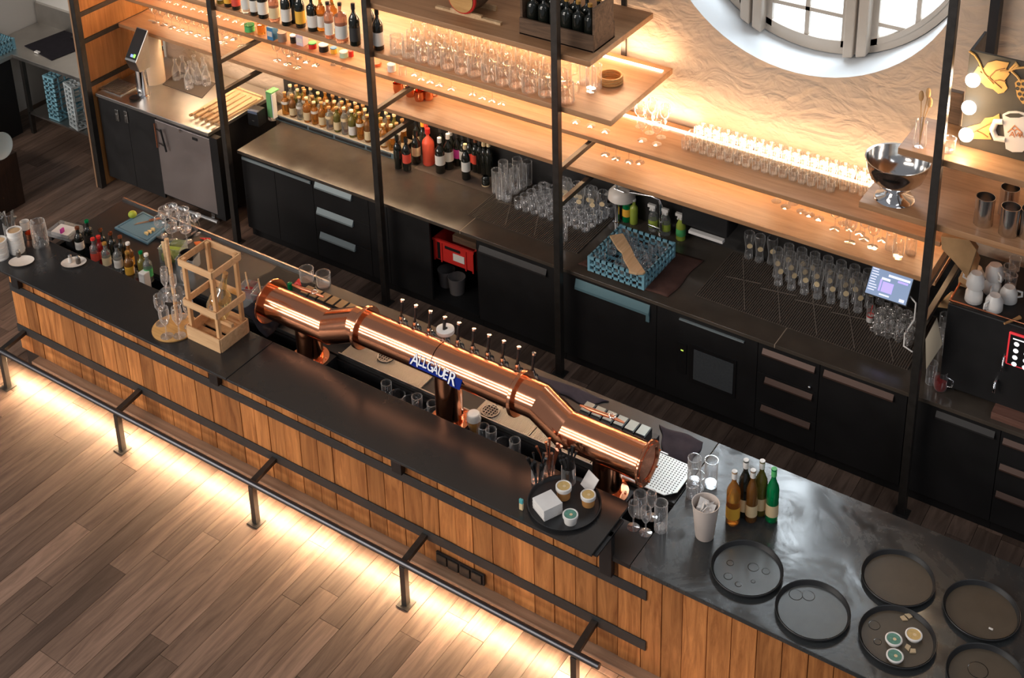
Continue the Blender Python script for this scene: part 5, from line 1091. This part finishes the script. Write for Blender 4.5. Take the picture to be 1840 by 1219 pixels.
# cloth, rack with glasses, paddle
cl = [P(u, v, z=BZ) for u, v in ((1037, 468), (1195, 532), (1268, 462), (1150, 415))]
sheet('towel', 'crumpled brown cloth under the pale blue glass rack', 'towel', [P(u, v, z=BZ) for u, v in ((1040, 476), (1200, 537), (1262, 470), (1130, 425))], BZ+.001, clothb, .010, seed=9)
ra, rb, rc_ = P(1057, 487, z=BZ+.035), P(1155, 522, z=BZ+.035), P(1237, 440, z=BZ+.035)
rx, ry = (ra.x+rb.x)/2, ra.y+.245
rk = rack('pale blue glass rack full of glasses on the brown cloth', rx, ry+.005, BZ+.034, .47, .49, .125, bluep, cells=7)
RZ_ = BZ+.034+.031
for i in range(5):
    for j in range(5):
        if (i+j*2) % 5 == 0 or (i < 2 and j < 2): continue
        k = (tumbler, smallg, tumbler, lowg)[(i+j) % 4]
        o_ = k((rx-.17+i*.085, ry-.17+j*.088, RZ_), 'glass in the pale blue rack, %s row from the front, %s from the left' % (ORD[j], ORD[i]), 'glasses in the blue rack')
        if k is lowg: o_.scale = (.82, .82, .9)
for i, (du, dv) in enumerate(((-.17, -.17), (-.16, .17))): o_ = lowg((rx+du, ry+dv, RZ_), 'wider glass in the blue rack at its %s left corner' % ('front', 'rear')[i], None); o_.scale = (.9, .9, 1)
t = thing('wooden_paddle', 'pale notched wooden board lying across the blue glass rack', 'board', (0, 0, 0)); pz = BZ+.034+.128
a, b_ = P(1108, 413, z=pz+.06), P(1148, 495, z=pz); d = (b_-a); d.z = 0; ln = d.length; d.normalize(); pn = Vector((-d.y, d.x, 0))
oz = RZ_+.10
pts = [(0, -.055), (ln*.35, -.05), (ln*.45, -.035), (ln*.6, -.05), (ln*.85, -.05), (ln*.93, -.065), (ln, -.02), (ln*1.02, .03), (ln, .05), (ln*.6, .04), (ln*.4, .05), (0, .05)]
Tp = Matrix(((d.x, pn.x, 0, a.x), (d.y, pn.y, 0, a.y), (0, 0, 1, 0), (0, 0, 0, 1)))
ob('board', M().prism(pts, max(pz, oz)+.001, max(pz, oz)+.018, 0, Tp), paddlew, t, bev=.003)
# faucet, bottles behind
q = bk_(1108, 398); t = thing('water_column', 'polished steel water column behind the blue rack', 'tap', q); hcol = P(1110, 345, y=q[1]).z-BZ
ob('column', M().lathe([(.001, 0), (.030, 0), (.030, .006), (.022, .008), (.022, hcol), (.001, hcol+.004)], 20), chrome, t); ob('lever', M().tube([(-.02, 0, hcol+.02), (.07, -.01, hcol+.02)], .007, 8).tube([(0, 0, hcol), (0, 0, hcol+.07)], .009, 8), chrome, t)
q = bk_(1196, 408); t = thing('faucet', 'angled chrome faucet over the sink behind the blue rack', 'faucet', q); h1 = P(1188, 360, y=q[1]).z-BZ
ob('spout', M().tube([(0, 0, 0), (0, 0, h1*.85), (-.015, 0, h1), (-.08, 0, h1+.01), (-.26, -.03, h1-.0)], [.016, .016, .014, .013, .013], 12), chrome, t); ob('lever', M().tube([(-.08, -.05, .07), (.03, -.05, .06), (.03, -.05, .13)], .010, 8), chrome, t); ob('base', M().lathe([(.001, 0), (.028, 0), (.028, .01), (.018, .012)], 18), chrome, t)
def spray(label, u, v, liq):
    q = bk_(u, v); t = thing('spray_bottle', label, 'spray bottle', q); ob('body', M().lathe([(.001, 0), (.036, 0), (.038, .01), (.037, .13), (.022, .165), (.014, .18)], 20), liq, t)
    ob('nozzle', M().box(-.045, -.012, .20, .02, .012, .225).lathe([(.016, .175), (.016, .20), (.001, .2)], 12).beam((-.02, 0, .205), (-.03, 0, .165), .012, .006), white, t); ob('label', M().lathe([(.0385, .04), (.0385, .10)], 20), yelg if liq is clearb else lblg, t); return t
spray('spray bottle with pale green liquid behind the faucet', 1184, 402, clearb); spray('tall spray bottle with white nozzle, middle of three', 1206, 410, clearb); spray('yellow-green spray bottle, rightmost of three', 1228, 424, yelg)
bottle('green cleaning bottle behind the blue rack', bk_(1135, 388), .24, .035, greeng, lbly, red, None, 'flask'); bottle('yellow-green bottle beside the green cleaning bottle', bk_(1148, 392), .22, .032, yelg, None, white, None, 'flask')
t = thing('round_bowl', 'beige round bowl upside down behind the faucet', 'bowl', bk_(1150, 362)); ob('body', M().lathe([(.11, 0), (.105, .05), (.07, .09), (.001, .10)], 28), plw, t); t.location.z = BZ+.2; ob('holder', M().box(-.04, -.0, -.2, .04, .03, 0), blackp, t)
q = P(1270, 400, y=8.05); t = thing('towel_dispenser', 'black paper towel dispenser with white paper under the lowest shelf', 'dispenser', (q.x, 8.05, 1.2)); ob('body', M().box(-.20, -.02, -.07, .18, .17, .14), blackp, t, bev=.01); ob('paper', M().box(-.12, -.06, -.10, .16, -.02, -.075), paper, t); ob('bracket', M().box(-.1, .15, .14, .1, .17, .33), blackp, t)
# tablet
ta4 = [(1572, 478), (1637, 503), (1621, 546), (1562, 519)]
c = P(1598, 512, z=1.28); t = thing('tablet', 'lit tablet till screen above the stacked cups', 'tablet', c); Tt = Matrix.Rotation(R(0), 4, 'Z') @ Matrix.Rotation(R(48), 4, 'X')
wv_, hv_ = .30, .215
ob('case', M().box(-wv_/2, -hv_/2, -.012, wv_/2, hv_/2, 0, T=Tt), blackp, t, bev=.004)
scr = ob('screen', M().box(-wv_/2+.008, -hv_/2+.008, 0, wv_/2-.008, hv_/2-.008, .001, T=Tt), pm('screen_grey_blue', (.1, .12, .16), .3, emit=(.22, .30, .46), es=1.0), t)
uw = pm('screen_white', (.6, .6, .8), .3, emit=(.75, .78, 1), es=1.0); uu = pm('screen_violet', (.4, .35, .8), .3, emit=(.45, .36, .95), es=1.0)
for i in range(9): ob('list_line', M().box(-.135, .075-i*.018, .0012, -.135+random.uniform(.03, .06), .081-i*.018, .0016, T=Tt), uw, scr)
for q in ((-.02, .05, .13, .066), (-.06, .02, 0, .036), (-.05, -.085, .02, -.075), (.09, -.09, .125, -.07)): ob('white_field', M().box(q[0], q[1], .0012, q[2], q[3], .0016, T=Tt), uw, scr)
for q in ((-.045, -.06, .03, .01), (-.065, -.06, -.052, .02), (.05, .03, .12, .044)): ob('violet_field', M().box(q[0], q[1], .0013, q[2], q[3], .0017, T=Tt), uu, scr)
ob('stand', M().tube([(0, .02, -.02), (0, .10, -.20), (0, .10, -(1.28-GZ))], .012, 8).lathe([(.001, 0), (.06, 0), (.06, .01), (.001, .01)], 20, (0, .10, -(1.28-GZ)+.0005)), postm, t)
ob('cable', M().tube([P(1630, 527, y=c.y+.02), P(1646, 545, y=c.y-.02), P(1643, 575, y=c.y-.05), P(1626, 600, z=1.0), P(1624, 622, z=GZ+.01), P(1640, 633, z=GZ+.005)], .006, 8), white, label='white tablet cable hanging past the stacked cups', cat='cable')
cup = Maker(glass_kind('espresso_cup', 'cup', [(.001, .003), (.022, .003), (.030, .03), (.034, .065)]+rim(.034, .065), thin_glass('milky_glass', (.95, .93, .9), .9, .35), 18, [(.032, 0, .055), (.05, 0, .05), (.05, 0, .03), (.03, 0, .02)]))
ca = g_(1585, 598)
for j in range(4):
    for i in range(4):
        for k in range(2 if j < 3 else 1):
            x, y = ca[0]+i*.072-(.02 if j % 2 else 0)-.02, ca[1]-.03+j*.08
            if x > -1.96: continue
            cup((x, y, GZ+k*.067), 'pale glass cup under the tablet, row %s, %s from the left, %s layer' % (ORD[j], ORD[i], ('lower', 'upper')[k]), 'stacked cups under the tablet', R(random.uniform(180, 300)))
t = thing('jar', 'small glass with red and white contents left of the stacked cups', 'glass', g_(1563, 578)); ob('glass', M().lathe([(.001, .001), (.026, .001), (.028, .13)], 18), glassm, t); ob('contents', M().lathe([(.001, .003), (.024, .003), (.025, .05), (.001, .051)], 18), white, t); ob('red_band', M().lathe([(.0255, .045), (.0258, .058)], 18), red, t); ob('straw', M().tube([(0, 0, .05), (.01, 0, .14)], .003, 6), red, t)
# ---- right of the last post
t = thing('notepad', 'beige card hanging beside the right shelf post', 'card', (0, 0, 0)); ps = [P(u, v, y=7.42) for u, v in ((1663, 610), (1683, 572), (1693, 620), (1664, 664))]; ob('sheet', M().add([tuple(p) for p in ps]+[tuple(p+Vector((.0, .008, 0))) for p in ps], [(0, 1, 2, 3), (7, 6, 5, 4), (0, 4, 5, 1), (1, 5, 6, 2), (2, 6, 7, 3), (3, 7, 4, 0)]), pm('beige_card', (.42, .36, .27), .7), t)
t = thing('pitcher', 'glass pitcher with dark red syrup on the back counter', 'pitcher', bk_(1689, 700)); ob('glass', M().lathe([(.001, .004), (.036, .004), (.044, .03), (.043, .10), (.036, .13), (.040, .15)], 22), glassm, t); ob('syrup', M().lathe([(.001, .006), (.034, .006), (.042, .03), (.041, .085), (.001, .086)], 22), redliq, t); ob('handle', M().tube([(.04, 0, .11), (.075, 0, .10), (.075, 0, .05), (.042, 0, .04)], .006, 8), chrome, t)
for i, (u, v) in enumerate(((1672, 688), (1702, 640), (1690, 620), (1695, 600))): o_ = high((bk_(u, v)[0], bk_(u, v)[1], BZ+.001), 'clear glass between the right post and the coffee machine, %s of four' % ORD[i], 'glasses beside the coffee machine')
mpx = P(1703, 545, y=7.50); mz = mpx.z; mx_ = mpx.x
t = thing('coffee_machine', 'large black coffee machine with red-rimmed display', 'coffee machine', (0, 0, 0))
ob('body', M().box(mx_, 7.50, BZ+.04, mx_+1.2, 8.14, mz), cabm2, t, bev=.01); ob('foot', M().box(mx_+.03, 7.54, BZ, mx_+.09, 8.1, BZ+.04), blackp, t); ob('foot', M().box(mx_+1.1, 7.54, BZ, mx_+1.16, 8.1, BZ+.04), blackp, t); ob('cup_rail', M().tube([(mx_+.01, 8.1, mz+.02), (mx_+.01, 7.51, mz+.02), (mx_+1.19, 7.51, mz+.02)], .007, 8), copperd, t)
dA, dB = P(1813, 600, y=7.49), P(1813, 655, y=7.49)
dd = ob('display', M().box(dA.x, 7.482, dB.z, dA.x+.25, 7.499, dA.z+.02), pm('red_bezel', (.6, .02, .03), .4, emit=(.9, .05, .06), es=.5), t, bev=.012)
ob('display_glass', M().box(dA.x+.012, 7.479, dB.z+.012, dA.x+.24, 7.483, dA.z+.008), blackp, dd, bev=.004)
iw = pm('icon_white', (.8, .8, .8), .4, emit=(.9, .92, .95), es=.9); ob('status_line', M().box(dA.x+.03, 7.4775, dA.z-.02, dA.x+.12, 7.4785, dA.z-.012), iw, dd)
for i in range(4):
    for j in range(3): ob('icon', M().lathe([(.001, 0), (.016, 0), (.016, .001)], 14, T=Matrix.Translation((dA.x+.055+j*.065, 7.4785, dA.z-.05-i*.05)) @ Matrix.Rotation(R(90), 4, 'X')), iw, dd)

q = P(1787, 707, y=7.49); ob('spout', M().tube([(q.x, 7.50, q.z+.10), (q.x, 7.46, q.z+.10), (q.x, 7.46, q.z+.03)], .010, 8).tube([(q.x+.03, 7.5, q.z+.3), (q.x+.03, 7.47, q.z+.3), (q.x+.03, 7.47, q.z+.2)], .007, 8), chrome, t)
q0, q1 = P(1795, 712, z=BZ+.05), P(1840, 728, z=BZ+.05); ob('drip_board', M().box(q0.x, 7.40, BZ, q0.x+.4, 7.56, BZ+.05), wood('drip_oak', (.11, .05, .035), (.24, .12, .09), .5), t, bev=.003)
upc = Maker(lambda l, p, r: (lambda t: (ob('body', M().lathe([(.038, 0), (.040, .004), (.038, .05), (.026, .075), (.024, .08), (.001, .078)], 22), white, t), ob('handle', M().tube([(.038, 0, .02), (.06, 0, .025), (.058, 0, .05), (.034, 0, .058)], .005, 8), white, t), t)[2])(thing('coffee_cup', l, 'cup', p, r)))
for i, (u, v, k) in enumerate(((1749, 540, 0), (1749, 540, 1), (1752, 505, 0), (1785, 555, 0), (1782, 525, 0), (1782, 525, 1), (1788, 500, 0), (1811, 540, 0))):
    q = P(u, v, z=mz+.001); o_ = upc((q.x, q.y, mz+.001+k*.105), 'white cup upside down on the coffee machine, %s' % ['front left, lower', 'front left, upper', 'rear left', 'front middle', 'second row middle, lower', 'second row middle, upper', 'rear middle', 'front right'][i], 'white cups on the coffee machine', R(130+37*i)); o_.scale = (1.4, 1.4, 1.3)
for i, (u, v) in enumerate(((1815, 515), (1812, 500), (1822, 485))): q = P(u, v, z=mz+.001); tumbler(q, 'small clear glass on the coffee machine, %s of three' % ORD[i], 'small glasses on the coffee machine')
t = thing('tasting_spoon', 'wooden-handled tamper lying on the coffee machine', 'tool', P(1822, 575, z=mz+.014)); t.rotation_euler.z = R(60); ob('handle', M().tube([(-.08, 0, 0), (.0, 0, 0), (.05, 0, 0)], [.007, .009, .014], 8), cork, t)
bag = lambda l, pts, y, th=.05: ob('paper_bag', M().add([tuple(P(u, v, y=y)) for u, v in pts]+[tuple(P(u, v, y=y)+Vector((0, th, 0))) for u, v in pts], [tuple(range(len(pts))), tuple(range(2*len(pts)-1, len(pts)-1, -1))]+[(i, len(pts)+i, len(pts)+(i+1) % len(pts), (i+1) % len(pts)) for i in range(len(pts))]), kraft, label=l, cat='paper bag', bev=.004)
bag('brown paper bag with folded top hanging beside the right post', [(1690, 425), (1742, 432), (1755, 450), (1738, 500), (1715, 472), (1692, 448)], 7.60); bag('brown paper bag lying open below the hanging bag', [(1680, 552), (1706, 530), (1740, 540), (1735, 560)], 7.62)
bag('upright brown paper bag between the post and the coffee machine', [(1722, 500), (1750, 455), (1758, 470), (1742, 530), (1720, 535)], 7.72)
# bowl and cups on the right shelf
RS = BSZ+.0005
q = P(1607, 356, z=RS); t = thing('punch_bowl', 'large polished steel punch bowl on a spreading foot', 'bowl', (q.x, q.y, RS))
br = .155; ztop = P(1614, 275, y=q.y).z-RS
ob('foot', M().lathe([(.001, .003), (.105, 0), (.108, .004), (.10, .016), (.06, .03), (.045, .05), (.05, .07)], 44), chrome, t)
ob('bowl', M().lathe([(.05, .068), (.10, .095), (.14, .14), (.160, .20), (.166, .245), (.172, .25), (.172, .253), (.163, .25), (.155, .20), (.135, .148), (.09, .10), (.001, .082)], 52), pm('spun_steel', (.75, .73, .71), .14, 1), t); t.scale = (1.16, 1.16, 1.12)
steelcup = Maker(lambda l, p, r: (lambda t: (ob('body', M().lathe([(.001, .001), (.046, 0), (.048, .003), (.046, .09), (.048, .165), (.045, .165), (.043, .05), (.001, .01)], 28), pm('cup_steel', (.72, .71, .70), .2, 1), t), t)[1])(thing('steel_cup', l, 'cup', p, r)))
for u, v, l in ((1766, 402, 'tall steel cup on the right shelf, left one'), (1811, 420, 'tall steel cup on the right shelf, front one'), (1810, 385, 'tall steel cup on the right shelf, rear one'), (1847, 425, 'steel cup cut by the right picture edge')):
    q = P(u, v, z=RS); steelcup((q.x, q.y, RS), l, 'steel cups on the right shelf').scale = (1.2, 1.2, 1.15)
q = P(1652, 262, z=2.7005); t = thing('vase', 'clear glass vase with dried flower stalks on the upper right shelf', 'vase', (q.x, q.y, 2.7005)); ob('glass', M().lathe([(.001, .004), (.035, .0), (.04, .02), (.032, .14), (.036, .17)], 22), glassm, t)
dry = pm('dried_stalk', (.55, .32, .14), .8)
for i, (a, b_) in enumerate(((.02, .36), (-.02, .33), (.035, .30))): k = ob('stalk', M().tube([(0, 0, .01), (a*.4, 0, b_*.6), (a, .01, b_)], .003, 6), dry, t); ob('flower', M().sphere((a, .01, b_), .02, 8, 6, sc=(.8, 1, 1.8)), dry, k)
for i, (u, v) in enumerate(((1705, 272), (1712, 300))): tumbler((*P(u, v, z=(2.7005, RS)[i])[:2], (2.7005, RS)[i]), ['small tealight glass on the upper shelf right of the post', 'small glass on the lower shelf right of the post'][i], None)
t = thing('shelf_upright', 'dark wooden upright panel left of the lit sign', 'panel', (0, 0, 0)); a, b_ = P(1703, 160, y=7.78), P(1731, 250, y=7.78); ob('board', M().box(a.x, 7.76, 2.60, P(1731, 170, y=7.78).x, 7.80, a.z), cratew, t)
# hop sign
SY = 7.52
tl, bl = P(1743, 90, y=SY), P(1725, 252, y=SY)
sz0, sz1 = 2.7005, tl.z; sx0 = (tl.x+bl.x)/2
t = thing('hop_sign', 'dark light-box sign with hop leaves, white mug and round bulbs', 'sign', (sx0, SY, sz0)); sh = sz1-sz0; sw = 1.15
signb = pm('sign_brown_black', (.075, .062, .045), .55, 0, .4, .3, 7)
ob('front_panel', M().box(0, 0, 0, sw, .018, sh), signb, t, bev=.002); ob('side_panel', M().box(0, .018, 0, .016, .30, sh), black, t); ob('side_panel', M().box(sw-.016, .018, 0, sw, .30, sh), black, t); ob('bottom_panel', M().box(.016, .018, 0, sw-.016, .30, .012), black, t)
TSg = Matrix(((1, 0, 0, 0), (0, 0, -1, 0), (0, 1, 0, 0), (0, 0, 0, 1)))     # x,y -> sign face x,z
goldl = pm('hop_gold', (.62, .34, .10), .5, 0, .4, .25, 16); hw = pm('mug_cutout_white', (.74, .66, .58), .5)
def S(u, v): q = P(u, v, y=SY); return (q.x-sx0, q.z-sz0)
def face(name, pts, th, mt, base=0, parent=t): return ob(name, M().prism([S(*p) for p in pts], base, base+th, 0, TSg), mt, parent, bev=.001)
face('hop_leaf', [(1750, 130), (1758, 118), (1768, 122), (1775, 112), (1790, 108), (1814, 112), (1808, 124), (1815, 132), (1805, 145), (1811, 158), (1804, 166), (1794, 168), (1785, 160), (1772, 156), (1764, 148), (1752, 146)], .006, goldl)
face('hop_leaf', [(1727, 232), (1745, 226), (1762, 222), (1770, 212), (1785, 210), (1796, 204), (1797, 214), (1788, 222), (1778, 240), (1782, 250), (1740, 249), (1726, 250)], .006, goldl)
hc = face('hop_cone', [(1824, 148), (1832, 142), (1845, 143), (1856, 150), (1858, 168), (1848, 186), (1838, 186), (1828, 172)], .008, goldl)
for (u, v) in ((1831, 150), (1840, 150), (1829, 158), (1838, 160), (1848, 160), (1833, 168), (1842, 170), (1837, 177), (1845, 180)): x, y = S(u, v); ob('seed_hole', M().lathe([(.001, 0), (.012, 0), (.012, .001)], 8, T=Matrix.Translation((x, -.0085, y)) @ Matrix.Rotation(R(90), 4, 'X')), signb, hc)
def vine(pts, r=.007): ob('vine', M().tube([(S(*p)[0], -.006, S(*p)[1]) for p in pts], r, 8), goldl, t)
vine([(1742, 91), (1752, 98), (1760, 110), (1768, 130), (1785, 150)]); vine([(1798, 128), (1812, 127), (1825, 122), (1845, 120), (1870, 125)]); vine([(1818, 127), (1828, 136), (1834, 145)]); vine([(1815, 125), (1822, 118), (1826, 113), (1830, 118), (1822, 122)])
vein = pm('leaf_vein', (.30, .14, .04), .6)
for pts in (((1762, 128), (1778, 138), (1800, 158)), ((1778, 138), (1790, 126), (1806, 122)), ((1785, 145), (1797, 143), (1808, 146)), ((1735, 243), (1755, 234), (1785, 218)), ((1755, 234), (1768, 240), (1776, 246))):
    ob('leaf_vein', M().tube([(S(*p)[0], -.008, S(*p)[1]) for p in pts], .0035, 6), vein, t)
mg_ = face('mug_cutout', [(1802, 205), (1812, 200), (1826, 199), (1845, 203), (1848, 262), (1838, 272), (1820, 272), (1808, 266)], .012, hw)
face('mug_opening', [(1806, 206), (1816, 202), (1832, 202), (1842, 207), (1832, 210), (1816, 210)], .002, signb, .012, mg_)
ob('mug_handle', M().tube([(S(*p)[0], -.008, S(*p)[1]) for p in ((1803, 218), (1790, 218), (1784, 232), (1790, 247), (1807, 250))], .018, 8), hw, mg_)
lm = pm('mug_print_orange', (.6, .22, .08), .5)
def face_line(pts, nm): ob(nm, M().tube([(S(*p)[0], -.013, S(*p)[1]) for p in pts], .0035, 6), lm, mg_)
face_line([(1812, 236), (1824, 224), (1838, 237)], 'roof_line'); face_line([(1815, 233), (1820, 230), (1824, 233), (1829, 230), (1834, 234)], 'peak_line')
for x_, ch2 in ((1814, 'A'), (1822, 'W'), (1830, 'A')):
    me = text_mesh(ch2, .05, .001); me.materials.clear(); me.materials.append(lm); x, y = S(x_, 243); me.transform(Matrix.Translation((x, -.0135, y)) @ Matrix.Rotation(R(90), 4, 'X')); ob('print_letter', me, None, mg_)
for u, v in ((1752, 139), (1745, 188), (1740, 237)):
    x, y = S(u, v); ob('bulb', M().sphere((x, -.045, y), .043, 18, 10), bulbm, t); l = bpy.data.lights.new('bulb_light', 'POINT'); l.energy = 3.2; l.color = (1, .70, .40); l.shadow_soft_size = .04; lo_ = bpy.data.objects.new('bulb_light', l); C.objects.link(lo_); lo_.location = (sx0+x, SY-.115, sz0+y)
t = thing('wall_bracket', 'black steel upright fixed to the wall above the lit sign', 'bracket', (0, 0, 0)); a, b_ = P(1790, 0, y=8.2), P(1786, 52, y=8.2); ob('bar', M().box(b_.x-.03, 8.15, b_.z-.3, b_.x+.03, 8.24, 6), black, t)
# ================================================================== STEEL UNIT TOP
UZ = SZ+.0005
def un(u, v): q = P(u, v, z=UZ); return (q.x, q.y, UZ)
t = thing('water_tap_tower', 'chrome water tap column with tilted touch display', 'tap', un(258, 170)); yb = t.location.y; zc = P(246, 118, y=yb).z-UZ; zh = P(248, 62, y=yb).z-UZ
ob('column', M().lathe([(.001, 0), (.070, 0), (.070, .01), (.058, .012), (.056, zc)], 32), chrome, t)
hd = ob('head', M().add([(-.065, -.06, zc-.02), (.065, -.06, zc-.02), (.065, .07, zc-.02), (-.065, .07, zc-.02), (-.075, -.10, zc+.10), (.075, -.10, zc+.10), (.075, .09, zh+.02), (-.075, .09, zh+.02)], [(0, 3, 2, 1), (4, 5, 6, 7), (0, 1, 5, 4), (1, 2, 6, 5), (2, 3, 7, 6), (3, 0, 4, 7)]), steel, t, bev=.006)
nv = (Vector((0, .19, zh+.02-zc-.10))).normalized(); nn = Vector((0, -nv.z, nv.y))
def pan(name, u0, u1, v0, v1, mt, par, off): 
    o = Vector((0, -.10, zc+.10)); L_ = Vector((0, .19, zh+.02-zc-.10)).length
    vs = [o+Vector((u, 0, 0))+nv*(v*L_)+nn*off for u, v in ((u0, v0), (u1, v0), (u1, v1), (u0, v1))]; vs += [q+nn*.001 for q in vs]
    return ob(name, M().add(vs, [(3, 2, 1, 0), (4, 5, 6, 7), (0, 1, 5, 4), (1, 2, 6, 5), (2, 3, 7, 6), (3, 0, 4, 7)]), mt, par)
ds = pan('display', -.068, .068, .06, .96, blackp, hd, .001); pan('green_key', .02, .045, .12, .22, pm('green_key', (.2, .8, .1), .4, emit=(.3, .9, .1), es=1.5), ds, .0025); pan('blue_key', -.015, .015, .12, .20, pm('blue_key', (.2, .3, .9), .4, emit=(.3, .4, 1), es=1), ds, .0025)
ob('drip_cup', M().lathe([(.001, .012), (.05, .012), (.055, .016)], 24, (.0, -.10, 0)), blackp, t)
t = thing('drip_grid', 'small ribbed drip tray left of the chrome tap column', 'drip tray', (0, 0, 0)); gc = P(214, 157, z=UZ); gx0, gx1, gy0, gy1 = gc.x-.13, gc.x+.13, gc.y-.10, gc.y+.10; ob('frame', M().box(gx0-.02, gy0-.02, UZ, gx1+.02, gy1+.02, UZ+.010), steel, t)
m = M(); n_ = 14
for i in range(n_): x = gx0+(gx1-gx0)*(i+.5)/n_; m.box(x-.004, gy0, UZ+.010, x+.004, gy1, UZ+.014)
ob('bars', m, pm('grid_brown', (.20, .15, .12), .5, .5), t, kind='stuff')
q = un(280, 146); t = thing('splash_shield', 'tall curved beige shield standing behind the chrome tap', 'shield', q); hs = P(275, 50, y=q[1]).z-UZ
m = M(); K = 16; vs = []
for z in (0, hs):
    for r_ in (.15, .144):
        for i in range(K+1): a = R(-75)+R(190)*i/K; vs.append((r_*math.cos(a)-.06, r_*math.sin(a)*.8, z if z == 0 else hs-.05*(1-math.sin(a))*.8))
k1 = K+1; fs = []
for i in range(K): fs += [(i, i+1, 2*k1+i+1, 2*k1+i), (k1+i+1, k1+i, 3*k1+i, 3*k1+i+1), (2*k1+i, 2*k1+i+1, 3*k1+i+1, 3*k1+i)]
ob('curved_panel', M().add(vs, fs, 0, True), pm('beige_acrylic', (.60, .47, .34), .35, 0, .5), t)
q = [P(u, v, z=UZ) for u, v in ((292, 152), (363, 177), (388, 150), (320, 128))]; ob('bar_mat', M().prism([p[:2] for p in q], UZ, UZ+.005), matm, label='dark rubber mat under the small carafes on the steel unit', cat='mat')
for i, (u, v) in enumerate(((318, 142), (331, 137), (344, 147), (357, 150), (368, 140), (352, 136), (372, 152), (340, 158))): q = P(u, v, z=UZ+.0055); o_ = carafe(q, 'small clear carafe on the dark mat, %s of eight' % ORD[i], 'small carafes on the steel unit'); o_.scale = (.85, .85, 1)
t = thing('serving_board_stack', 'pale tray beneath the wooden paddles on the steel unit', 'tray', (0, 0, 0)); q = [P(u, v, z=UZ+.01) for u, v in ((345, 205), (393, 224), (474, 176), (425, 158))]
q = [Vector((p.x, min(p.y, 8.18), 0)) for p in q]; ob('slab', M().prism([p[:2] for p in q], UZ, UZ+.02), paddlew, t, bev=.003)
ob('rear_slat', M().beam((q[3].x, q[3].y-.02, UZ+.0285), (q[2].x, q[2].y-.02, UZ+.0285), .02, .016), paddlew, t)
for i in range(5):
    f = (i+.5)/5; a = q[0]*(1-f)+q[1]*f; b_ = q[3]*(1-f)+q[2]*f; d = (b_-a).normalized(); pn = Vector((-d.y, d.x, 0)); ln = (b_-a).length
    t = thing('wooden_paddle', 'pale wooden paddle with round handle on the steel unit, %s from the left' % ORD[i], 'paddle', (0, 0, 0), 0, 'wooden paddles on the steel unit')
    Tq = Matrix(((d.x, pn.x, 0, a.x), (d.y, pn.y, 0, a.y), (0, 0, 1, UZ+.0205), (0, 0, 0, 1)))
    ob('blade', M().prism([(.10, -.022), (ln-.08, -.030), (ln-.08, .030), (.10, .022)], 0, .016, 0, Tq), paddlew, t, bev=.003); m = M(); m.tube([Tq @ Vector((x, 0, .012)) for x in (-.05, .0, .11)], [.010, .013, .011], 10); ob('handle', m, paddlew, t); m = M(); m.tube([Tq @ Vector((x, 0, .012)) for x in (-.055, -.03)], .0135, 10); ob('handle_end', m, kraft, t)
